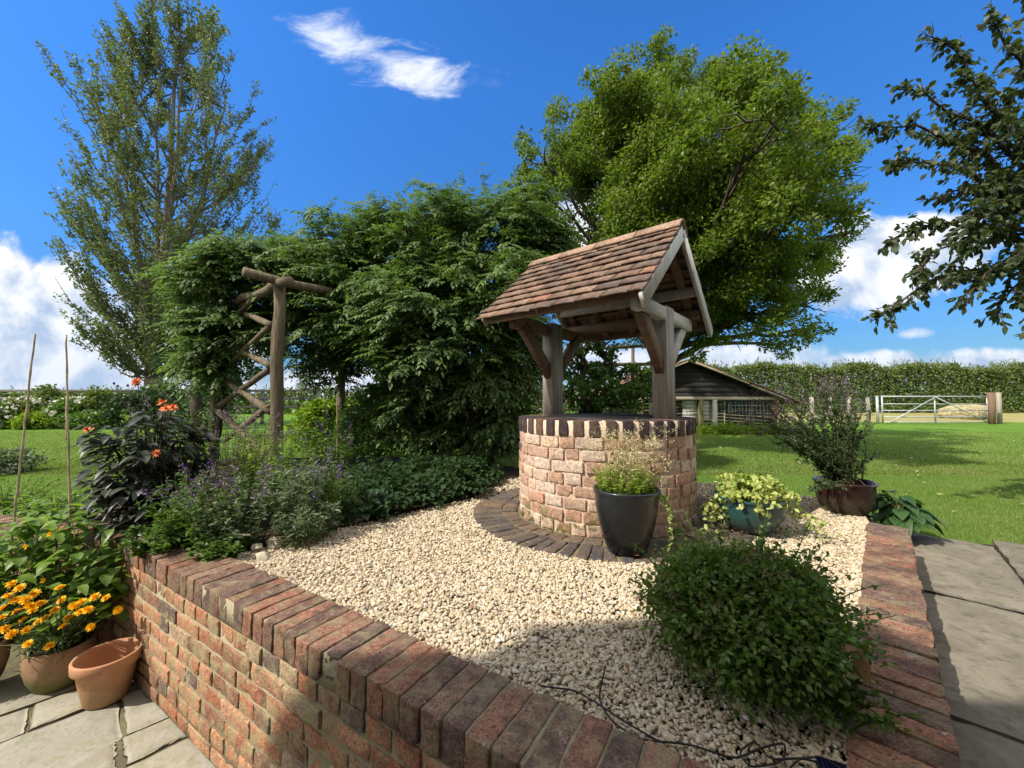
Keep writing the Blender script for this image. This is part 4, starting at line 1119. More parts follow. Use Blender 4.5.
# ------------------------------------------------------------------ plants
def stem_plant(name, label, cat, base, n, h, spread, lmat, L, W, per, lean=(0, 0), f0=.15, smat=None, r=.003, flower=None, fname='blossom', fsz=.012, fn=18, flen=.12, group=None, droop=.15, foot=.06, hv=.25, simple=False, fshare=.7, out=.8, curl=.5, lup=.2):
    root = thing(name, label, cat, base, 0, group)
    gs, gl, gf = Geo(), Geo(), Geo()
    base = np.asarray(base, float)
    for k in range(n):
        a = rng.uniform(0, 2 * pi); rr = math.sqrt(rng.random())
        b = base + np.array([cos(a), sin(a), 0]) * foot * rr
        hh = h * (1 + rng.uniform(-hv, hv * .5)) * (1 - .25 * rr * rr)
        e = base + np.array([cos(a) * spread * rr + lean[0] * hh + rng.normal(0, .02), sin(a) * spread * rr + lean[1] * hh + rng.normal(0, .02), hh])
        c = wobble(curve(b, e, ((e - b)[0] * -.12 * curl, (e - b)[1] * -.12 * curl, hh * .14 * curl), 8), .006)
        tube(gs, c, np.linspace(r, r * .4, 8), 4, cap=False)
        m = max(2, int(per * rng.uniform(.7, 1.2))); f = rng.uniform(f0, 1, m); i = f * 7
        p = np.stack([np.interp(i, np.arange(8), c[:, q]) for q in range(3)], 1)
        az = rng.uniform(0, 2 * pi, m); d = np.stack([np.cos(az) * out, np.sin(az) * out, rng.uniform(-.1, .7, m)], 1)
        N = np.stack([-np.cos(az) * .3, -np.sin(az) * .3, np.ones(m)], 1) + rng.normal(0, .35, (m, 3))
        sc = rng.uniform(.6, 1.15, m) * (1.15 - .5 * f)
        leaves(gl, p, d, N, L * sc, W * sc, .15, droop, simple)
        if flower is not None and rng.random() < fshare:
            td_ = unit(c[-1] - c[-3])
            pp = c[-1] + td_ * rng.uniform(-.4, 1, fn)[:, None] * flen + rng.normal(0, fsz * .8, (fn, 3))
            tube(gs, [c[-1], c[-1] + td_ * flen], [r * .4, r * .25], 3, cap=False)
            leaves(gf, pp, rand_dir(fn, .3), rand_dir(fn, .5), fsz * rng.uniform(.7, 1.3, fn), fsz * .8, .2, .0, True)
    gs.build('stem', smat or stem_g, root); gl.build('foliage', lmat, root)
    if flower is not None and gf.n: gf.build(fname, flower, root)
    return root
def mound(name, label, cat, c, r, n, lmat, L, W, smat=None, group=None, shell=.4, up=.4, nst=24, sub=9, simple=False, flower=None, fn=0, fsz=.03, kids=None):
    """rounded shrub: stems from one foot and uneven leafy lumps; c is the foot, r the half sizes"""
    root = thing(name, label, cat, c, 0, group); c = np.asarray(c, float); r = np.asarray(r, float)
    gs, gl = Geo(), Geo(); ctr = c + np.array([0, 0, r[2] * .95])
    pts = []
    for k in range(nst):
        d = rand_dir(1, .35)[0]; q = ctr + d * r * rng.uniform(.6, .98)
        tube(gs, wobble(curve(c + rng.normal(0, .02, 3) * (1, 1, 0), q, (0, 0, .08 * r[2]), 6), .01 * r[2] + .004), np.linspace(.012, .003, 6) * max(.4, r[2]), 4, cap=False); pts.append(q)
    per = n // (nst)
    for q in pts:
        rr = float(np.mean(r)) * rng.uniform(.26, .46)
        blob_leaves(gl, q, rr, per, L, W, up=up, shell=.15, squash=.8, simple=simple, outward=.6)
    blob_leaves(gl, ctr, r * .9, n // 3, L, W, up=up, shell=.75, simple=simple)
    gs.build('stem', smat or stem_b, root); gl.build('foliage', lmat, root)
    if flower is not None:
        g = Geo()
        for k in range(fn):
            d = rand_dir(1, .35)[0]; q = ctr + d * r * rng.uniform(.95, 1.12)
            m = 9; leaves(g, np.repeat(q[None], m, 0) + rng.normal(0, fsz * .35, (m, 3)), rand_dir(m, .4), rand_dir(m, .6), fsz, fsz * .7, .1, 0, True)
        g.build('blossom', flower, root)
    return root

# spirea in the foreground
bush = mound('spirea_bush', 'dense dark green rounded shrub growing out of the gravel in the foreground', 'shrub', (.705, 1.23, 0), (.265, .262, .185), 24000, lm_bush, .018, .0115, nst=150, up=.7)
g = Geo(); bc = np.array([.705, 1.23, .18])
for k in range(26):                                             # spent flower heads
    d = rand_dir(1, .5)[0]; q = bc + d * np.array([.30, .30, .215]); m = 40
    leaves(g, q + rng.normal(0, .009, (m, 3)) * (1.3, 1.3, .4), rand_dir(m, .8), rand_dir(m, .5), .006, .004, .1, 0, True)
g.build('seed_head', plain('spent_flower', (.16, .11, .075), .9, .1, scale=30), bush)
# low suckers that spill over the coping
g = Geo(); gs = g
for k in range(26):
    p = np.array([.80, 1.04, .03]) + rng.normal(0, 1, 3) * (.045, .045, 0); a = rng.uniform(-1.6, .8); q = p + np.array([cos(a) * .10, sin(a) * .10, rng.uniform(.01, .07)])
    c = curve(p, q, (0, 0, .05), 6); tube(gs, c, np.linspace(.0025, .001, 6), 4, cap=False)
    m = 16; i = rng.uniform(1, 5, m); pp = np.stack([np.interp(i, np.arange(6), c[:, z]) for z in range(3)], 1)
    leaves(g, pp, rand_dir(m, .3), rng.normal(0, .4, (m, 3)) + (0, 0, 1), rng.uniform(.013, .022, m), rng.uniform(.009, .014, m))
g.build('leaf_spray', lm_bush, bush)

# odd light shoots and a curled dead leaf
g = Geo(); gs = g
for k in range(60):
    d = rand_dir(1, .5)[0]; p = bc + d * np.array([.27, .27, .19]); q = p + d * rng.uniform(.04, .11) + np.array([0, 0, rng.uniform(.0, .05)])
    c = curve(p, q, (0, 0, .01), 5); tube(gs, c, np.linspace(.0016, .0008, 5), 4, cap=False)
    m = 9; i = rng.uniform(.5, 4, m); pp = np.stack([np.interp(i, np.arange(5), c[:, z]) for z in range(3)], 1)
    leaves(g, pp, rand_dir(m, .3), rng.normal(0, .4, (m, 3)) + (0, 0, 1), rng.uniform(.012, .02, m), rng.uniform(.008, .012, m))
g.build('young_foliage', lm_mid, bush)

# herb in the black pot
kc = kp + np.array([0, 0, .29])
root = stem_plant('potted_herb', 'wispy yellow-green herb gone to seed in the black pot', 'potted plant', kc, 110, .17, .17, lm_herb, .022, .011, 34, foot=.13, out=1.0, smat=stem_g, r=.0015)
gs, gf = Geo(), Geo()
for k in range(46):
    a = rng.uniform(0, 2 * pi); b = kc + np.array([cos(a), sin(a), 0]) * rng.uniform(0, .1)
    e = b + np.array([rng.normal(.02, .10), rng.normal(0, .08), rng.uniform(.14, .36)])
    c = curve(b, e, rng.normal(0, .02, 3), 7); tube(gs, c, np.linspace(.0015, .0006, 7), 3, cap=False)
    for j in range(7):
        q = c[rng.integers(3, 7)]; e2 = q + np.array([rng.normal(0, .035), rng.normal(0, .03), rng.uniform(.0, .05)])
        tube(gs, [q, e2], [.0007, .0005], 3, cap=False)
        m = 9; leaves(gf, e2 + rng.normal(0, .008, (m, 3)), rand_dir(m, .3), rand_dir(m, .5), .010, .006, .1, 0, True)
so = gs.build('seed_stem', plain('dry_stem', (.30, .25, .10), .8, .2, scale=30), root); gf.build('seed_spray', petal('dry_seed', (.55, .47, .24), (.66, .62, .40)), so)
g, gs = Geo(), Geo()
for k in range(5):                                              # a variegated strand trails over the rim
    b = kc + np.array([.14, -.07 + .02 * k, .03]); e = kc + np.array([.17 + .015 * k, -.14 + .02 * k, -.27 + .03 * k]); c = wobble(curve(b, e, (.05, -.04, .08), 10), .006)
    tube(gs, c, .001, 3, cap=False); m = 34; i = rng.uniform(0, 9, m); pp = np.stack([np.interp(i, np.arange(10), c[:, z]) for z in range(3)], 1)
    leaves(g, pp, rand_dir(m, -.1), rng.normal(0, .5, (m, 3)) + (0, -.6, .4), .017, .012, .15, .1)
so = gs.build('trailing_stem', stem_g, root); g.build('foliage', lm_var, so)

# ivy in the green bowl
root = thing('potted_ivy', 'cream and lime variegated ivy spilling over the green bowl', 'potted plant', gp + (0, 0, .18))
gs, g = Geo(), Geo(); c0 = gp + np.array([0, 0, .185])
for k in range(190):
    a = rng.uniform(0, 2 * pi); R_ = rng.uniform(.03, .31) ; b = c0 + np.array([cos(a), sin(a), 0]) * rng.uniform(0, .1)
    dropz = rng.uniform(.02, .15) if R_ < .22 else rng.uniform(-.13, .06)
    if cos(a) < -.3 and rng.random() < .5: dropz -= .1
    if sin(a) < -.35: dropz = max(dropz, rng.uniform(-.07, .08)); R_ = min(R_, .25)
    e = c0 + np.array([cos(a) * R_, sin(a) * R_ * .95, dropz]); c = wobble(curve(b, e, (0, 0, .09), 8), .008)
    tube(gs, c, np.linspace(.002, .001, 8), 3, cap=False); m = 15; i = rng.uniform(1.5, 7, m); pp = np.stack([np.interp(i, np.arange(8), c[:, z]) for z in range(3)], 1)
    leaves(g, pp, rand_dir(m, .1), rng.normal(0, .5, (m, 3)) + (0, -.3, .8), rng.uniform(.022, .042, m), rng.uniform(.020, .036, m), .12, .15)
for k in range(7):                                              # runners on the gravel
    b = c0 + np.array([.18, -.05, -.02]); e = gp + np.array([rng.uniform(.2, .42), rng.uniform(-.3, .0), .03]); c = wobble(curve(b, e, (.05, 0, .05), 8), .01)
    tube(gs, c, .0013, 3, cap=False); m = 9; i = rng.uniform(3, 7, m); pp = np.stack([np.interp(i, np.arange(8), c[:, z]) for z in range(3)], 1)
    leaves(g, pp, rand_dir(m, .2), rng.normal(0, .3, (m, 3)) + (0, 0, 1), .03, .026, .1, .1)
gs.build('stem', stem_b, root); g.build('foliage', lm_var, root)

# tall sage in the oxblood pot
oc = op + np.array([0, 0, .2])
root = thing('potted_sage', 'tall bushy herb with dusky purple tips leaning left in the oxblood pot', 'potted plant', oc)
gs, g, gf = Geo(), Geo(), Geo()
for k in range(70):
    if k < 28: e = oc + np.array([rng.uniform(-.60, -.30), rng.uniform(-.15, .2), rng.uniform(.34, .66)])
    elif k < 58: e = oc + np.array([rng.uniform(-.22, .12), rng.uniform(-.18, .2), rng.uniform(.44, .78)])
    elif k < 66: e = oc + np.array([rng.uniform(.12, .27), rng.uniform(-.1, .15), rng.uniform(.22, .48)])
    else: e = oc + np.array([rng.uniform(-.50, -.33), rng.uniform(-.25, -.1), rng.uniform(-.02, .18)])
    b = oc + rng.normal(0, .05, 3) * (1, 1, 0); c = wobble(curve(b, e, ((b - e)[0] * .10, 0, .03), 9), .012); L_ = np.linalg.norm(e - b)
    tube(gs, c, np.linspace(.0045, .0012, 9), 4, cap=False)
    m = int(L_ * 190); f = rng.uniform(.10, .95, m); pp = np.stack([np.interp(f * 8, np.arange(9), c[:, z]) for z in range(3)], 1); tdir = unit(e - b)
    leaves(g, pp + rng.normal(0, .006, (m, 3)), tdir * .7 + rand_dir(m) * .8, rng.normal(0, .6, (m, 3)) + (0, 0, .4), rng.uniform(.025, .048, m) * (1.15 - .5 * f), rng.uniform(.007, .013, m), .1, .05)
    if k < 58:
        for j in range(3):
            q = e + rng.normal(0, .025, 3); up_ = q + tdir * rng.uniform(.05, .16); tube(gs, [c[-2], q, up_], [.001, .0008, .0005], 3, cap=False)
            m = 16; tt = rng.uniform(0, 1, m)[:, None]; leaves(gf, q + (up_ - q) * tt + rng.normal(0, .005, (m, 3)), rand_dir(m, .3), rand_dir(m, .4), .008, .006, .1, 0, True)
gs.build('stem', stem_b, root); g.build('foliage', lm_sage, root); gf.build('flower_spike', pm_dusk, root)

# hosta on the lawn edge
root = thing('hosta', 'clump of broad glossy dark green leaves behind the low wall end', 'plant', (2.92, 2.93, LAWN))
g, gs = Geo(), Geo()
def broad_leaf(g, p, d, L, W, droop, up=(0, 0, 1.), ns=8):
    """one big ribbed leaf as a curved blade"""
    d = unit(np.array(d, float)); s = unit(np.cross(d, up)); V = []
    for i in range(ns + 1):
        t = i / ns; wd = W * (math.sin(pi * min(1, t * .94 + .06)) ** .8) * (1 - .35 * t); c = p + d * L * t - np.array([0, 0, 1]) * droop * L * t * t
        for q in (-1, -.5, 0, .5, 1): V.append(c + s * wd / 2 * q + np.array([0, 0, 1]) * (abs(q) * .16 * wd - (.03 * wd if q == 0 else 0)))
    Fq = [[i * 5 + j, i * 5 + j + 1, (i + 1) * 5 + j + 1, (i + 1) * 5 + j] for i in range(ns) for j in range(4)]
    g.add(V, Fq)
for k in range(76):
    a = rng.uniform(0, 2 * pi); rr = rng.uniform(.02, .17); b = np.array([2.84, 2.95, LAWN]); q = b + np.array([cos(a) * rr, sin(a) * rr, .33 - rr * 1.1 + rng.uniform(-.03, .04)])
    tube(gs, curve(b, q, (0, 0, .05), 5), .004, 4, cap=False); broad_leaf(g, q, (cos(a), sin(a), .25 - rr), rng.uniform(.09, .135), rng.uniform(.075, .11), rng.uniform(.4, 1.0))
gs.build('stalk', stem_g, root); g.build('foliage', lm_hosta, root, smooth=True)

# marigolds: plants with separate flower heads
def flower_head(mat, parent, c, r, n, layers=3, nrm=(0, 0, 1), wd=.45, flat=.3, name='flower', core=None):
    g = Geo(); nrm = unit(np.array(nrm, float)); s = unit(np.cross(nrm, (.3, .7, .2))); t = np.cross(nrm, s)
    for l in range(layers):
        k = max(5, int(n * (1 - .22 * l))); a = np.linspace(0, 2 * pi, k, endpoint=False) + rng.uniform(0, 1)
        tilt = flat + l * (1.25 - flat) / max(1, layers - 1) if layers > 1 else flat
        D = (np.cos(a)[:, None] * s + np.sin(a)[:, None] * t) * cos(tilt) + nrm * sin(tilt) + rng.normal(0, .09, (k, 3))
        leaves(g, np.repeat((np.asarray(c) + nrm * .15 * r * l / layers)[None], k, 0), D, np.repeat(nrm[None], k, 0) + rng.normal(0, .15, (k, 3)), r * (1 - .18 * l) * rng.uniform(.9, 1.08, k), r * wd, .1, .05)
    return g.build(name, mat, parent)
def marigold(label, c, r, spots, hz):
    root = thing('marigold', label, 'potted plant', c); g, gs = Geo(), Geo(); c = np.asarray(c)
    for k in range(75):
        a = rng.uniform(0, 2 * pi); rr = rng.uniform(0, r); q = c + np.array([cos(a) * rr, sin(a) * rr, rng.uniform(.04, hz)])
        tube(gs, curve(c + rng.normal(0, .03, 3) * (1, 1, 0), q, (0, 0, .03), 5), .0016, 3, cap=False)
        m = 30; d = rand_dir(m, .2); leaves(g, q + d * rng.uniform(.0, .045, m)[:, None], d, rng.normal(0, .5, (m, 3)) + (0, 0, .8), rng.uniform(.016, .032, m), .006, .1, .1)
    for p in spots:
        tube(gs, curve(c, p - np.array([0, 0, .01]), (0, 0, .04), 6), .002, 4, cap=False)
        flower_head(pm_yellow, root, p, rng.uniform(.021, .027), 13, 4, (rng.normal(0, .4), -.55 + rng.normal(0, .3), 1), .5, .15)
    gs.build('stem', stem_g, root); g.build('foliage', lm_mari, root)
def sp(lst, Y0): return [atY(x, y, Y0 + rng.normal(0, .02)) for x, y in lst]
marigold('orange-yellow marigolds crowding the rounded terracotta pot', mp1 + (0, 0, .18), .16, sp([(40, 604), (27, 630), (50, 646)], 1.98) + sp([(68, 618), (82, 602), (91, 627), (55, 610), (95, 597), (33, 610), (60, 588), (106, 598), (118, 610), (80, 612), (64, 626), (74, 606), (46, 618), (62, 600), (38, 622), (88, 610)], 2.00), .17)
marigold('yellow marigolds in the pot at the edge of the photo', mp2 + (0, 0, .21), .17, sp([(5, 629), (12, 634), (4, 608), (17, 612), (26, 600), (34, 594), (12, 584), (20, 588), (28, 644), (8, 596), (16, 600), (2, 618), (24, 620), (30, 606)], 1.93), .16)
# beans climbing the canes behind the marigolds
root = thing('climbing_bean', 'pale green leafy vegetable plant climbing the canes above the marigolds', 'plant', (-2.55, 2.2, YARD))
g, gs = Geo(), Geo()
for k in range(165):
    x, y, z = rng.uniform(-3.1, -2.13), rng.uniform(2.10, 2.36), rng.uniform(-.34, .20)
    if x > -2.3: z = min(z, rng.uniform(-.28, 0))
    b = np.array([-2.55 + rng.normal(0, .14), 2.15, YARD + .2]); q = np.array([x, y, z]); c = wobble(curve(b, q, (0, 0, .1), 6), .02); tube(gs, c, np.linspace(.004, .0015, 6), 4, cap=False)
    m = 6
    for j in range(m): 
        a = rng.uniform(0, 2 * pi); broad_leaf(g, q + rng.normal(0, .035, 3), (cos(a), sin(a) - .3, rng.uniform(-.2, .4)), rng.uniform(.045, .085), rng.uniform(.04, .07), rng.uniform(.2, .7), ns=4)
fo = g.build('foliage', lm_squash, root, smooth=True); gs.build('stem', stem_g, root)
for x, y in ((28, 546), (52, 534), (46, 580)): flower_head(pm_yellow, root, atY(x, y, 2.05), .022, 5, 1, (0, -1, .3), .6, .9)

m_cane = plain('bamboo', (.36, .29, .17), .5, .35, var=.35, scale=12)
def cane(label, p, q, r=.0055, group='garden canes'):
    root = thing('garden_cane', label, 'cane', p, 0, group); g = Geo(); p, q = np.asarray(p, float), np.asarray(q, float)
    k = 25; t = np.linspace(0, 1, k)[:, None]; rad = r * (1 + .22 * (np.arange(k) % 4 == 0)) * np.linspace(1.1, .75, k)
    tube(g, p + (q - p) * t + rng.normal(0, .0012, (k, 3)), rad, 7)
    tag(root); g.build('pole', m_cane, root, smooth=True)
cane('leaning bamboo cane nearest the picture edge, against the cloud bank', atY(8, 575, 2.2), atY(35, 334, 2.25))
cane('upright bamboo cane beside the dark dahlia, topped against the sky', atY(71, 573, 2.25), atY(66, 335, 2.3))
cane('thin cane rising from the border between the purple flowers and the wisteria', atY(337, 462, 4.6), atY(337, 395, 4.6), .007)
cane('short cane half hidden in the flowers by the lawn', atY(66, 440, 5.0), atY(66, 397, 5.0), .007)

# dahlia
db = np.array([-2.36, 2.62, 0]); 
root = thing('dahlia', 'dark purple-leaved dahlia with orange flowers at the wall corner', 'plant', db)
g, gs = Geo(), Geo()
for k in range(210):
    a = rng.uniform(0, 2 * pi); rr = math.sqrt(rng.random()) * .30; z = .06 + rng.random() * (.74 - rr * .62); q = db + np.array([cos(a) * rr, sin(a) * rr * .9, z])
    tube(gs, wobble(curve(db + rng.normal(0, .04, 3) * (1, 1, 0), q, (0, 0, .08), 6), .008), np.linspace(.006, .002, 6), 4, cap=False)
    for j in range(5):
        b = a + rng.normal(0, .9); broad_leaf(g, q + rng.normal(0, .03, 3), (cos(b), sin(b), rng.uniform(-.15, .35)), rng.uniform(.06, .105), rng.uniform(.042, .068), rng.uniform(.15, .7), ns=4)
for x, y, Y, nr in ((137, 382, 2.62, (.1, -1, .2)), (163, 403, 2.5, (-.4, -.6, .9)), (166, 409, 2.45, (.2, -.5, 1)), (172, 408, 2.5, (.6, -.5, .8)), (88, 431, 2.42, (-.2, -.5, 1)), (157, 453, 2.3, (.3, -1, .2))):
    p = atY(x, y, Y); tube(gs, curve(db + np.array([0, 0, .2]), p, (0, .02, .08), 8), np.linspace(.004, .0022, 8), 5, cap=False)
    f = flower_head(pm_orange, root, p, .036 if y < 450 else .024, 11, 2, nr, .42, .18)
    gc = Geo(); lathe(gc, [(0, .008), (.006, .006), (.009, 0)], 10, p + unit(np.array(nr)) * .004); gc.build('flower_centre', plain('dahlia_eye', (.20, .05, .02), .8, scale=40), f)
for k in range(14):                                             # bare dark stalks and buds above the leaves
    q = atY(rng.uniform(95, 185), rng.uniform(365, 420), 2.65 + rng.normal(0, .1)); tube(gs, wobble(curve(db + (0, 0, .25), q, (0, 0, .06), 8), .012), np.linspace(.004, .0012, 8), 4, cap=False)
    lathe(gs, [(0, .012), (.007, .006), (.006, -.004), (0, -.008)], 8, q)
gs.build('stem', stem_d, root, smooth=True); g.build('foliage', lm_dahlia, root, smooth=True)

# border perennials
B = [
    ('erysimum', 'grey-green wallflower with small violet heads above the wall, right of the dahlia', at(200, 548, 0), 44, .42, .26, lm_mid, .06, .017, 30, pm_purple),
    ('catmint', 'sprawling silvery catmint at the foot of the pergola rail', at(240, 545, 0), 56, .42, .30, lm_grey, .040, .018, 28, pm_dusk),
    ('erysimum', 'upright wallflower with fading mauve spikes just behind the edging stones', at(300, 535, 0), 48, .48, .24, lm_grey, .07, .014, 32, pm_purple),
    ('lavender', 'lavender clump with purple-grey spikes beside the gravel edge', at(330, 528, 0), 44, .40, .20, lm_mid, .05, .012, 30, pm_purple),
    ('valerian', 'leafy perennial with dried seed stalks behind the dahlia', at(170, 515, 0), 44, .84, .30, lm_mid, .07, .024, 26, pm_dusk),
    ('valerian', 'tall thin-stemmed perennial with brown seed heads in front of the left pergola post', at(232, 500, 0), 52, .78, .32, lm_sage, .05, .012, 26, pm_dusk),
    ('salvia', 'dark spiky perennial close against the near pergola post', at(262, 508, 0), 48, .66, .26, lm_mid, .05, .014, 30, pm_dusk),
    ('phlox', 'leafy upright phlox with a violet head, right of the near pergola post', at(325, 500, 0), 34, .66, .22, lm_mid, .075, .018, 30, pm_purple),
    ('aster', 'mounded green aster in the middle of the flower bed', at(285, 515, 0), 50, .52, .26, lm_squash, .055, .018, 26, None),
    ('alchemilla', 'yellow-green leafy clump on the wall top between the dahlia and the violet heads', at(188, 544, 0), 40, .24, .18, lm_lime, .05, .030, 16, None),
    ('lychnis', 'silvery spiky clump at the gravel edge, beside the pale stones', at(305, 542, 0), 40, .26, .16, lm_grey, .07, .012, 30, None),
    ('fennel', 'tall airy yellow-green plant rising in front of the diagonal rails', at(250, 515, 0), 30, .66, .24, lm_herb, .05, .010, 34, pm_dusk),
]
for nm, lab, b, n, h, spr, lm, L, W, per, fl in B:
    stem_plant(nm, lab, 'plant', b, n, h, spr, lm, L, W, per, flower=fl, fsz=.012, fn=20, flen=.06, foot=.12, fshare=.28, r=.0025, smat=stem_g if lm is not lm_sage else stem_b, group='border perennials')
for lab, px_, py_, n, h, spr in (('low yellowish leafy plant at the wall corner under the dahlia', 165, 552, 46, .16, .2), ('low green creeper beside the edging stones', 222, 556, 36, .12, .16), ('green weedy clump on the wall top behind the canes', 60, 520, 60, .20, .34), ('tangled pale green clump above the marigolds, at the picture edge', 5, 512, 60, .26, .36)):
    stem_plant('edging_plant', lab, 'plant', at(px_, py_, 0), n, h, spr, lm_mid if px_ > 150 else lm_squash, .045, .026, 20, foot=.1, group='low plants along the wall top', out=1.0)
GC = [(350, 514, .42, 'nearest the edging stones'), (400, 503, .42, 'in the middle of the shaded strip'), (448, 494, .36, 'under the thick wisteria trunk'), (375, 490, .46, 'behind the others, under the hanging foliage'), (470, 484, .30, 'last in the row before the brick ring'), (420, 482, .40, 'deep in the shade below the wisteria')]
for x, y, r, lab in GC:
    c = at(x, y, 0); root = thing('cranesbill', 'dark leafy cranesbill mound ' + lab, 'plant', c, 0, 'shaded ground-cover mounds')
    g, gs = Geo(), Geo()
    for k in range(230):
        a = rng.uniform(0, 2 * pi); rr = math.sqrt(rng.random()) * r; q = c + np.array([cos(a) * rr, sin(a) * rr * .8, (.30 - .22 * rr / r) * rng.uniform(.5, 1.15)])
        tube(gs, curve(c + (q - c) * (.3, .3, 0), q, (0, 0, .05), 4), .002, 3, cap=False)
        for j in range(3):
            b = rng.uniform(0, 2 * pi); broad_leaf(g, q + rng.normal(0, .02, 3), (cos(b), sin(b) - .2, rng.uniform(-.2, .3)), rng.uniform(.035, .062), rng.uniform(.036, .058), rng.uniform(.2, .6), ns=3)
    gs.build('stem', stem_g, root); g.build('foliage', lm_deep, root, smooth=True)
# twigs trailing at the border edge, edging stones
m_stone = flag_mat('edging_stone', [(0, (.40, .34, .24)), (1, (.48, .42, .31))], (.52, .48, .38), (.30, .27, .17))
for lab, px_, py_, r, z in (('largest pale rounded stone at the border edge', 276, 545, .045, .03), ('small flat stone left of the rounded one at the border edge', 257, 548, .034, .018), ('flattest pale stone lying lowest on the gravel edge', 262, 556, .04, .008)):
    g = Geo(); p = at(px_, py_, .02); V, Fs = ico(3); V = V * (1, .8, .62); 
    for q in unit(rng.normal(size=(9, 3))):
        d = V @ q; V = V - np.maximum(d - rng.uniform(.5, .7), 0)[:, None] * q
    g.add(V * r * 1.25 + (0, 0, z), Fs); o = g.build('stone', m_stone, None, smooth=False, local=True); o.location = (p[0], p[1], 0.0)
    tag(o, lab, 'stone', 'edging stones')
m_twig = plain('bleached_twig', (.38, .31, .22), .9, scale=20)
for lab, a, b in (('pale curved twig on the left of the two by the cranesbill', (350, 500), (330, 520)), ('pale forked-looking twig standing up out of the shaded ground cover', (362, 470), (352, 495)), ('bleached twig lying along the wall top by the edging stones', (250, 535), (215, 545))):
    root = thing('dry_twig', lab, 'twig', at(*a, .1), 0, 'bleached twigs'); g = Geo()
    tube(g, wobble(curve(at(*a, .12), at(*b, .05), (0, 0, .05), 7), .008), np.linspace(.005, .002, 7), 5); g.build('branch', m_twig, root, smooth=True)

# fallen cable and little solar panel at the very bottom
root = thing('light_cable', 'thin black cable looping over the gravel in the foreground', 'cable', at(720, 745, 0)); g = Geo()
def cab(pts): 
    P = np.array([at(x, y, z) for x, y, z in pts]); t = np.linspace(0, len(P) - 1, len(P) * 8); k = np.arange(len(P))
    S = np.stack([np.interp(t, k, P[:, a]) for a in range(3)], 1)
    for _ in range(6): S[1:-1] = (S[:-2] + S[2:] + 2 * S[1:-1]) / 4
    tube(g, S, .0022, 6)
cab([(605, 668, .02), (598, 700, .02), (612, 722, .022), (640, 740, .022), (690, 744, .02), (735, 760, .02), (760, 748, .03), (786, 742, .03), (784, 762, .02), (750, 768, .02), (738, 752, .03), (755, 740, .03), (770, 760, .02), (800, 758, .03), (818, 762, .03)])
cab([(540, 686, .022), (575, 690, .022), (600, 705, .022), (625, 722, .022), (660, 742, .022)])
cab([(790, 768, .02), (800, 758, .03), (822, 757, .02), (840, 768, .03)])
g.build('wire', plain('black_plastic', (.012, .012, .012), .5, .3, scale=30), root)
sp_ = at(838, 772, .03); root = thing('solar_panel', 'corner of a small dark blue solar panel lying by the cable', 'solar panel', sp_, radians(-25)); g = Geo()
box(g, (-.03, -.04, -.025), (.05, .04, -.008)); g.build('case', plain('panel_case', (.015, .015, .018), .4), root, local=True)
g = Geo()
for k in range(8): box(g, (-.027 + k * .0095, -.037, -.008), (-.0195 + k * .0095, .037, -.005))
g.build('solar_cell', plain('solar_cell', (.01, .015, .06), .15, .6), root, local=True)
g = Geo(); pl = atY(855, 650, 1.0)
broad_leaf(g, pl, (.25, -.25, -1.0), .075, .04, .05, (.2, 1, .2)); broad_leaf(g, pl + (.004, 0, .004), (-.9, -.2, .15), .05, .03, .2)
o = g.build('dead_leaf', leaf_mat('curled_dead_leaf', [(.30, .15, .075), (.38, .22, .12)], .15), smooth=True, loc=pl); tag(o, 'curled brown dead leaf caught on the side of the foreground shrub', 'leaf')
# fallen leaf bits on the stones
g = Geo(); n = 110; pts = np.stack([rng.uniform(-1.2, 2.4, n), rng.uniform(1.1, 3.2, n)], 1); pts = pts[inside(pts, gpoly)]; n = len(pts)
leaves(g, np.c_[pts, np.full(n, .026)], rand_dir(n) * (1, 1, .2), rng.normal(0, .3, (n, 3)) + (0, 0, 1), rng.uniform(.012, .03, n), rng.uniform(.008, .016, n), .15, .1)
tag(g.build('leaf_litter', leaf_mat('dead_leaf', [(.20, .09, .035), (.30, .16, .07), (.14, .07, .04)], .15)), kind='stuff')
# ------------------------------------------------------------------ background
# dry field rising beyond the gate
def straw_mat():
    m, t, bs, out = mat_base('dry_field'); nz = t.noise(t.obj_co(), 1.2, 6, .65); n2 = t.noise(t.obj_co(), 14, 4)
    c = t.ramp(nz, [(.3, (.20, .21, .07)), (.55, (.29, .26, .11)), (.75, (.15, .20, .05))]); c = t.mix(t.smooth(n2, .5, .7, 0, .4), c, (.18, .15, .07))
    t.link(c, bs.inputs['Base Color']); bs.inputs['Roughness'].default_value = .95; bs.inputs['Specular IOR Level'].default_value = .1
    return m
g = Geo(); V = []; nx, ny = 40, 12
for j in range(ny):
    for i in range(nx):
        y = 18.4 + j * 1.2; x = 9 + i * 1.6; V.append((x, y, LAWN + .004 + .30 * min(1, max(0, (y - 18.6) / 5.5)) + .03 * math.sin(x * 1.3 + y)))
g.add(V, [[j * nx + i, j * nx + i + 1, (j + 1) * nx + i + 1, (j + 1) * nx + i] for j in range(ny - 1) for i in range(nx - 1)])
tag(g.build('field', straw_mat(), smooth=True), kind='structure')

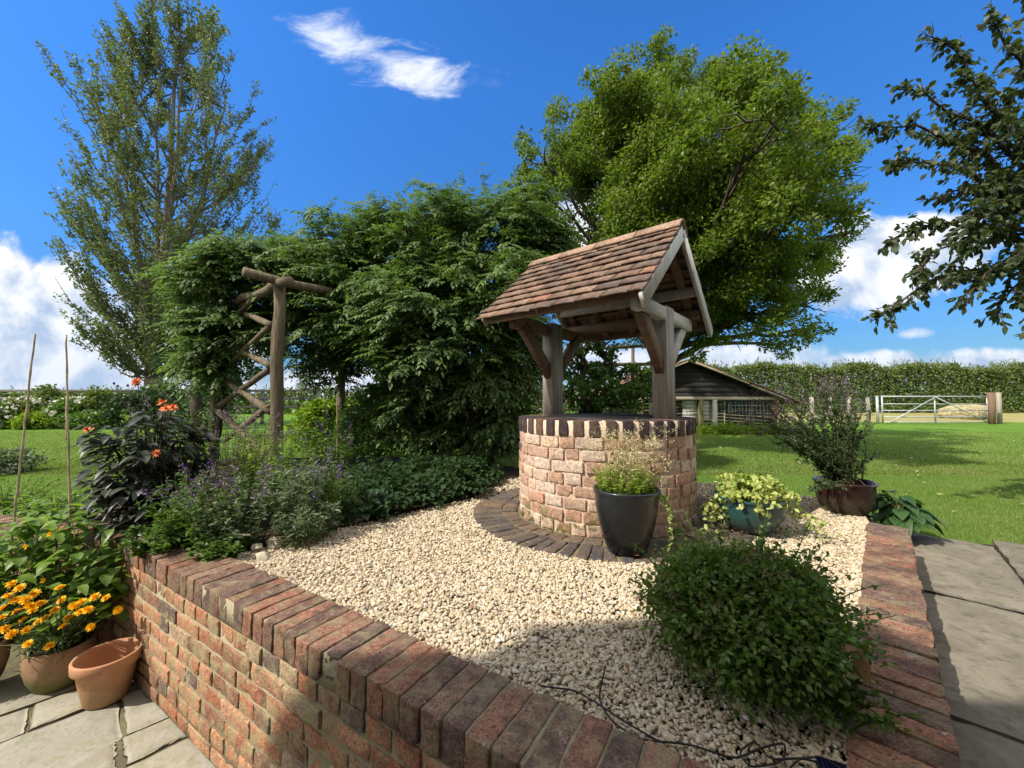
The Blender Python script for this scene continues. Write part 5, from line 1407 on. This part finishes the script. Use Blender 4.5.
def hedge(name, label, p, q, h, depth, z0, n, L, W, mat, jag=.25, step=.6, spikes=0):
    root = thing(name, label, 'hedge', (*p, z0)); gl, gs = Geo(), Geo(); p, q = np.array(p, float), np.array(q, float); d = unit(q - p); s = np.array([-d[1], d[0]]); Ln = np.linalg.norm(q - p)
    k = int(Ln / step); hh = h + jag * (np.sin(np.arange(k) * .9 + .3 * np.sin(np.arange(k) * .37)) * .5 + rng.normal(0, .4, k)); per = int(n / k)
    for i in range(k):
        c = p + d * (i + .5) * step; m = per
        x = rng.uniform(-.75, .75, m) * step; y = rng.normal(0, .5, m) * depth * .55; z = hh[i] * (1 - rng.random(m) ** 1.35 * .98)
        face = rng.random(m) < .6
        y = np.where(face, -depth / 2 + np.abs(rng.normal(0, .16, m)) * depth + .12 * np.sin(x * 5 + i), y)
        P = np.stack([c[0] + d[0] * x + s[0] * y, c[1] + d[1] * x + s[1] * y, z0 + z], 1)
        leaves(gl, P, rand_dir(m, .1), rng.normal(0, .5, (m, 3)) + (0, -.5, .7), L * rng.uniform(.7, 1.3, m), W, .1, .1, True)
        tube(gs, [(c[0], c[1], z0 - .1), (c[0] + rng.normal(0, .1), c[1], z0 + hh[i] * .75)], [.05, .02], 4, cap=False)
        for r_ in range(spikes):
            b = np.array([c[0] + rng.uniform(-.5, .5) * step, c[1] + rng.normal(0, .3) * depth, z0 + hh[i] * .92]); e = b + np.array([rng.normal(0, .08), 0, rng.uniform(.15, .6)])
            m2 = 8; leaves(gl, b + (e - b) * rng.random((m2, 1)) + rng.normal(0, .03, (m2, 3)), rand_dir(m2, 2.2), rand_dir(m2, .0), L * 1.5, W * .4, .1, .1, True)
    gs.build('stem', stem_b, root); gl.build('foliage', mat, root)
hedge('field_hedge', 'long tall clipped field hedge beyond the metal gate', (9.5, 24.6), (44, 24.6), 2.75, 1.6, .10, 80000, .15, .09, lm_hedge, .34, .7, 14)
hedge('far_hedge', 'low distant hedge along the skyline behind the pergola', (-46, 30), (9.5, 31), 1.75, 1.6, LAWN, 26000, .22, .15, lm_hedge, .35, 1.0, 2)

# metal field gate with its posts
m_galv = plain('galvanised_steel', (.40, .42, .43), .5, .5, .45, var=.12, scale=6)
GY = 17.2
def gz(y): return atY(900, y, GY)[2]
gx0, gx1 = atY(882, 400, GY)[0], atY(987, 400, GY)[0]
root = thing('field_gate', 'galvanised five-bar metal gate closing the lawn from the dry field', 'gate', ((gx0 + gx1) / 2, GY, LAWN))
for y in (396.5, 404, 410.5, 417, 422.2):
    g = Geo(); tube(g, [(gx0, GY, gz(y)), (gx1, GY, gz(y))], .030 if y < 397 else .022, 8); g.build('bar', m_galv, root, smooth=True)
for x in (gx0, (gx0 + gx1) / 2, gx1):
    g = Geo(); tube(g, [(x, GY + .002, gz(423)), (x, GY + .002, gz(395.6))], .032, 8); g.build('upright', m_galv, root, smooth=True)
for a, b in ((gx0 + .3, (gx0 + gx1) / 2), (gx1 - .1, (gx0 + gx1) / 2)):
    g = Geo(); tube(g, [(a, GY - .045, gz(422)), (b, GY - .045, gz(397))], .022, 8); g.build('brace', m_galv, root, smooth=True)
def gpost(lab, px_, top, w_, mat, Y, sq=True, bot=425.5):
    p = atY(px_, bot, Y); root = thing('gate_post', lab, 'post', (p[0], Y, LAWN)); g = Geo(); zt = atY(px_, top, Y)[2]
    if sq: beam(g, (p[0], Y, LAWN - .1), (p[0], Y, zt), w_, w_, (0, 1, 0), .012)
    else: tube(g, [(p[0], Y, LAWN - .1), (p[0], Y, zt)], w_ / 2, 10)
    g.build('shaft', mat, root)
    g = Geo(); box(g, (p[0] - w_ * .52, Y - w_ * .52, zt), (p[0] + w_ * .52, Y + w_ * .52, zt + .015)); g.build('cap', mat, root)
gpost('grey metal gate post at the hinge end of the field gate', 878, 396, .10, m_galv, 17.25, False)
gpost('brown wooden post at the latch end of the field gate', 992.5, 392.5, .17, wood_mat('gatepost_brown', (.13, .08, .05), (.22, .14, .09), 2), 17.1)
gpost('pale weathered post just behind the brown gate post', 1000, 392.5, .13, wood_mat('gatepost_grey', (.22, .19, .15), (.36, .32, .26), 2), 17.6)
m_fence = wood_mat('grey_fence_wood', (.10, .09, .085), (.19, .175, .16), 0)
def fence(label, p, q, n_posts, rails, h, z0, mat=m_fence, w_=.10, wires=(), name='rail_fence'):
    p, q = np.array(p, float), np.array(q, float); root = thing(name, label, 'fence', (*p, z0)); d = unit(q - p)
    for i in range(n_posts):
        c = p + (q - p) * i / (n_posts - 1); g = Geo(); beam(g, (*c, z0 - .1), (*c, z0 + h + .02), w_, w_, (d[0], d[1], 0)); g.build('post', mat, root)
    for z in rails:
        g = Geo(); o = np.array([d[1], -d[0]]) * (w_ / 2 + .02); beam(g, (*(p + o), z0 + z), (*(q + o), z0 + z), .035, .10); g.build('rail', mat, root)
    for z in wires:
        g = Geo(); tube(g, [(*p, z0 + z), (*q, z0 + z)], .004, 4); g.build('wire', m_galv, root)
fence('dark post-and-rail fence behind the flower border at the picture edge', (-30, 17.0), (-8.5, 17.3), 10, (1.45, 1.12, .75), 1.5, LAWN)
fence('weathered wire fence between the shed and the field gate', (atY(812, 410, 17.6)[0], 17.6), (atY(868, 410, 17.4)[0], 17.4), 4, (), 1.15, LAWN, m_oakx, .11, (.3, .55, .8, 1.05))
fence('wire mesh fence running off behind the wooden gate posts', (23.6, 17.6), (34, 17.9), 5, (), 1.15, LAWN, m_oakx, .11, (.15, .3, .45, .6, .75, .9, 1.05), 'wire_fence')
fence('pale wooden paddock fence glimpsed between the wisteria and the well', (-1.6, 17.0), (4.6, 17.0), 5, (1.0, .62, .28), 1.1, LAWN, m_oakx, .09)
# heap beyond the gate
p = atY(965, 414, 20.5); root = thing('straw_heap', 'pale straw heap in the dry field, seen through the gate bars', 'heap', (p[0], 20.5, p[2]))
g = Geo(); V, Fs = ico(3); V = V * (1 + .12 * np.sin(V[:, [0]] * 6 + V[:, [1]] * 4) + rng.normal(0, .03, (len(V), 1))); g.add(V * (1.1, .8, .45) + (p[0], 20.5, p[2] + .05), Fs); g.build('straw', plain('straw', (.30, .26, .15), .95, .1, var=.4, scale=9, bump=.8), root, smooth=True)

# timber shed beyond the lawn
SY = 12.6
sx = lambda px_: atY(px_, 400, SY)[0]
sz = lambda py_: atY(700, py_, SY)[2]
ax, az = sx(688), sz(361); ez = sz(397); hw = sx(780) - ax
root = thing('open_shed', 'low open-fronted shed with dark gable and brown tiled roof across the lawn', 'shed', (ax, SY, LAWN))
m_board = wood_mat('black_board', (.012, .011, .010), (.032, .029, .026), 0, 7); m_pale = wood_mat('pale_rail', (.34, .29, .21), (.50, .44, .34), 0)
g = Geo(); nb = 7
for k in range(nb):                                             # overlapping gable boards
    z0_, z1_ = ez + (az - ez) * k / nb, ez + (az - ez) * (k + 1) / nb; f0_, f1_ = 1 - k / nb, 1 - (k + 1) / nb
    y0, y1 = SY - .02, SY
    V = [(ax - hw * f0_, y0 - .015, z0_ - .01), (ax + hw * f0_, y0 - .015, z0_ - .01), (ax + hw * f1_, y0, z1_), (ax - hw * f1_, y0, z1_)]
    g.add(V + [(a, b + .05, c) for a, b, c in V], [(0, 1, 2, 3), (7, 6, 5, 4), (0, 4, 5, 1), (1, 5, 6, 2), (2, 6, 7, 3), (3, 7, 4, 0)])
g.build('gable', m_board, root)
g = Geo(); beam(g, (ax - hw, SY - .06, ez - .04), (ax + hw, SY - .06, ez - .04), .08, .09); g.build('tie_beam', m_pale, root)
for px_, mt in ((600, m_oakr), (640, m_oakr), (700, bark_mat('mossy_post', (.10, .11, .05), (.20, .19, .10))), (713.5, m_sil), (773, m_oakr)):
    g = Geo(); beam(g, (sx(px_), SY - .03, LAWN - .1), (sx(px_), SY - .03, ez - .085), .13, .13, (0, 1, 0)); g.build('post', mt, root)
SD = 4.2
m_sroof = brick_mat('shed_roof_tile', [(0, (.20, .12, .085)), (.4, (.27, .165, .115)), (1, (.16, .10, .08))], .4, (.22, .19, .10), .25)
for s in (-1, 1):
    g = Geo(); e = np.array([s * hw * 1.22, 0, -(az - ez) * 1.22]); cour = 11
    for k in range(cour):
        a, b = k / cour, (k + 1) / cour + .02; nrm = unit(np.array([s * (az - ez), 0, hw]))
        for j in range(13):
            y0, y1 = SY - .22 + j * (SD + .3) / 13, SY - .22 + (j + 1) * (SD + .3) / 13 - .012
            A_, B_ = np.array([ax, 0, az + .05]) + e * a, np.array([ax, 0, az + .05]) + e * b + nrm * .025
            V = [(*(A_ + (0, y0, 0)),), (*(B_ + (0, y0, 0)),), (*(B_ + (0, y1, 0)),), (*(A_ + (0, y1, 0)),)]; V = [np.array(q) + rng.normal(0, .003, 3) for q in V]
            g.add(V + [q - nrm * .02 for q in V], BOXF if s < 0 else [tuple(r[::-1]) for r in BOXF])
    g.build('roof', m_sroof, root)
    g = Geo(); beam(g, (ax + s * .04, SY - .2, az - .02), (ax + s * hw * .62, SY - .2, az - .02 - (az - ez) * .62), .04, .13, (0, 1, 0)); g.build('barge_board', m_pale, root)
    g = Geo(); beam(g, (ax + s * hw * .64, SY - .19, az - .04 - (az - ez) * .64), (ax + s * hw * 1.02, SY - .19, az - .05 - (az - ez) * 1.02), .04, .15, (0, 1, 0)); g.build('barge_board', m_pale, root)
m_white = wood_mat('limewashed_board', (.42, .41, .39), (.62, .61, .58), 0, 6)
def boards(x0, x1, y, z0, z1, n, mat, name):
    g = Geo()
    for k in range(n):
        a, b = z0 + (z1 - z0) * k / n, z0 + (z1 - z0) * (k + 1) / n - .012; beam(g, (x0, y, (a + b) / 2), (x1, y, (a + b) / 2), .02, b - a, (0, 0, 1), .003)
    g.build(name, mat, root)
boards(sx(683), sx(699), SY + .05, LAWN + .3, ez - .1, 6, plain('flint_panel', (.40, .39, .37), .9, .2, var=.6, scale=22), 'side_panel')
boards(sx(701), sx(712), SY + .04, LAWN + .42, ez - .1, 5, m_white, 'weatherboard')
boards(ax - hw, ax + hw * .97, SY + 3.2, LAWN, ez + .02, 9, plain('shaded_block', (.33, .32, .31), .9, .2, var=.4, scale=5), 'back_wall')
g = Geo()
for k in range(9):
    z0, z1 = LAWN + (ez - .05 - LAWN) * k / 9, LAWN + (ez - .05 - LAWN) * (k + 1) / 9 - .012
    beam(g, (ax + hw * .985, SY + .1, (z0 + z1) / 2), (ax + hw * .985, SY + 3.2, (z0 + z1) / 2), .02, z1 - z0, (0, 0, 1), .003)
g.build('side_wall', plain('side_wall_board', (.30, .29, .27), .9, .2, var=.5, scale=6), root)
g = Geo(); x0, x1, z0, z1 = sx(714.5), sx(771), LAWN + .05, ez - .1
for k in range(17): x = x0 + (x1 - x0) * k / 16; tube(g, [(x, SY + .02, z0), (x, SY + .02, z1)], .006, 4)
for k in range(7): z = z0 + (z1 - z0) * k / 6; tube(g, [(x0, SY + .026, z), (x1, SY + .026, z)], .006, 4)
g.build('wire_mesh', m_galv, root)
for x in (sx(730), sx(752), sx(764)):
    g = Geo(); beam(g, (x, SY + .06, LAWN), (x, SY + .06, ez - .1), .05, .06, (0, 1, 0)); g.build('mesh_post', m_oakr, root)
mound('nettle_clump', 'rough yellow-green weeds growing along the foot of the shed', 'weeds', (sx(728), SY - .5, LAWN), (2.0, .30, .10), 2600, lm_lime, .10, .03, nst=40)

# left-hand flower border in front of the fence
K = 0
for lab, px_, h, rx, mat, fl in (
    ('green shrub with white flowers at the picture edge of the far border', -8, 1.0, .9, lm_mid, pm_white), ('shrub studded with white roses left of the tall cane', 22, 1.05, .8, lm_hedge, pm_white), ('tall loose dark green shrub between the two canes, overtopping the fence', 46, 1.55, .7, lm_hedge, None),
    ('low yellow-green plant in front of the fence', 38, .55, .7, lm_lime, None), ('white-flowered bush right behind the upright cane', 72, 1.1, .7, lm_mid, pm_white), ('thin upright shrub overtopping the fence right of the canes', 95, 1.5, .5, lm_hedge, None),
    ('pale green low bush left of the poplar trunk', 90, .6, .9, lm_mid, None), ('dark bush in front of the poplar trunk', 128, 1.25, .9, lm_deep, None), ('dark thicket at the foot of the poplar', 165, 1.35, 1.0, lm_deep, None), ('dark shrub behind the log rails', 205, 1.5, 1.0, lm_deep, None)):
    Y = 14.2 + (K % 3) * .5; c = atY(px_, 424, Y); c[2] = LAWN; K += 1
    mound('border_shrub', lab, 'shrub', c, (rx, .6, h * .52), 1500, mat, .12, .08, nst=26, group='far border shrubs', simple=True, flower=fl, fn=26 if fl else 0, fsz=.10)
c = atY(-30, 470, 6.5); c[2] = LAWN
mound('border_shrub', 'small grey-leaved bush on the lawn at the very picture edge', 'shrub', atY(2, 462, 5.6) * (1, 1, 0) + (0, 0, LAWN), (.45, .35, .16), 1100, lm_grey, .06, .035, nst=20)
# shade trees behind the wisteria
def small_tree(lab, px_, Y, h, crown, mat, L, W, tr=.14, name='hawthorn_tree', per=60):
    b = atY(px_, 420, Y); b[2] = LAWN; root = thing(name, lab, 'tree', b, 0)
    clump_tree(root, b, Y, crown, tr, mat, L, W, per, h, bark_dk, depth=.5, limb_r=.06)
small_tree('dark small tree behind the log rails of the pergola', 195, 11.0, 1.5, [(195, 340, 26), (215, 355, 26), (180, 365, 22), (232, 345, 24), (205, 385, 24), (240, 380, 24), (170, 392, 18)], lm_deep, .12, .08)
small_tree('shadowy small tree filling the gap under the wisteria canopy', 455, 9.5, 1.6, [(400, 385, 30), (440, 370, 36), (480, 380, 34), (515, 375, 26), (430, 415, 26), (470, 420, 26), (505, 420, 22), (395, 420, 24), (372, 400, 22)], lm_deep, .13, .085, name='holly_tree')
small_tree('bushy green elder with a cream flower head, framed between the well posts', 590, 7.0, 1.0, [(575, 372, 20), (600, 365, 24), (625, 372, 22), (590, 395, 26), (620, 400, 24), (565, 398, 20), (640, 395, 20), (605, 345, 16), (580, 350, 14), (650, 375, 16)], lm_mid, .085, .05, .05, 'elder_tree', per=70)
root = thing('garden_arch', 'rustic pole arch standing in the elder behind the well', 'arch', (*atY(612, 400, 7.6)[:2], LAWN))
def pole(name, a, b, r=.035):
    g = Geo(); tube(g, [a, (np.asarray(a) + np.asarray(b)) / 2 + rng.normal(0, .01, 3), b], [r, r, r * .9], 8); g.build(name, m_log, root, smooth=True)
for px_, Y in ((582, 7.4), (612, 7.2), (634, 7.8)):
    p = atY(px_, 430, Y); pole('post', (p[0], Y, LAWN - .1), (p[0], Y, atY(px_, 347, Y)[2]))
pole('rail', atY(575, 350, 7.35), atY(642, 346, 7.7)); pole('rail', atY(580, 366, 7.33), atY(652, 364, 7.75)); pole('rail', atY(596, 384, 7.3), atY(650, 362, 7.78), .025)
# bright shrub and stalks behind the pergola
mound('mock_orange', 'bright lime-green shrub glowing in the sun behind the near pergola post', 'shrub', (*atY(325, 440, 7.2)[:2], LAWN), (.62, .5, .55), 4200, lm_lime, .075, .045, nst=50)
mound('mock_orange', 'darker green shrub between the lime shrub and the wisteria trunk', 'shrub', (*atY(368, 440, 6.8)[:2], LAWN), (.55, .5, .50), 3600, lm_mid, .075, .04, nst=46)
stem_plant('verbascum', 'yellow-green upright stalks in front of the lime shrub', 'plant', (*atY(345, 462, 5.4)[:2], -.05), 22, .85, .35, lm_lime, .09, .03, 16, foot=.2)
stem_plant('verbascum', 'tall leafy stalks under the hanging wisteria, near the thick trunk', 'plant', (*atY(385, 465, 5.2)[:2], -.05), 24, .8, .4, lm_mid, .09, .03, 18, foot=.25)

# ------------------------------------------------------------------ grass
def blades(g, n, y0, y1, h, wdt, xa=1.36):
    y = y0 + (y1 - y0) * rng.random(n) ** 1.25; x = rng.uniform(-xa, xa, n) * y * 1.02
    pts = np.stack([x, y], 1)
    ok = ~inside(pts, [(q[0], q[1]) for q in bed])
    s_ = (pts - RA) @ pn; a_ = -(pts - RA) @ pe                      # keep the path clear
    ok &= ~((s_ > -.05) & (a_ > path_end(s_)) & (s_ < 2.2)); ok &= ~((pts - LA) @ ln < 0.1) | (pts[:, 0] > 1.5)
    ok &= ~((pts[:, 0] < -2.2) & ((pts - TA) @ tn < .14))
    pts = pts[ok]; n = len(pts)
    P = np.c_[pts, np.full(n, LAWN - .004)]; az = rng.uniform(0, 2 * pi, n); ln_ = h * rng.uniform(.5, 1.25, n); tilt = rng.uniform(.1, .9, n)
    D = np.stack([np.cos(az) * tilt, np.sin(az) * tilt, np.ones(n)], 1); D = unit(D); S = np.stack([-np.sin(az), np.cos(az), np.zeros(n)], 1) * wdt / 2 * rng.uniform(.7, 1.3, n)[:, None]
    V = np.stack([P - S, P + S, P + D * ln_[:, None]], 1).reshape(-1, 3); g.add(V, np.arange(n)[:, None] * 3 + np.array([[0, 1, 2]]))
def path_end(s): return -.74 - .45 * s + .03 * np.sin(s * 23)
g = Geo(); blades(g, 300000, 2.3, 6.5, .030, .0038); blades(g, 200000, 5.5, 13, .042, .009)
lm_grass = leaf_mat('grass_blade', [(.10, .165, .026), (.155, .235, .042), (.20, .27, .06), (.12, .185, .03), (.27, .29, .11)], .32, .5, .2, (1.3, 1.3, .5), clump=.9)
tag(g.build('grass', lm_grass), kind='stuff')
g = Geo(); n = 260; y = rng.uniform(3.5, 13, n); x = rng.uniform(.25, 1.3, n) * y; leaves(g, np.c_[x, y, np.full(n, LAWN + .035)], rand_dir(n) * (1, 1, .2), rng.normal(0, .2, (n, 3)) + (0, 0, 1), rng.uniform(.03, .06, n), rng.uniform(.02, .04, n), .1, .05)
tag(g.build('fallen_leaves', leaf_mat('pale_fallen_leaf', [(.45, .42, .22), (.55, .52, .35), (.35, .30, .12)], .2)), kind='stuff')
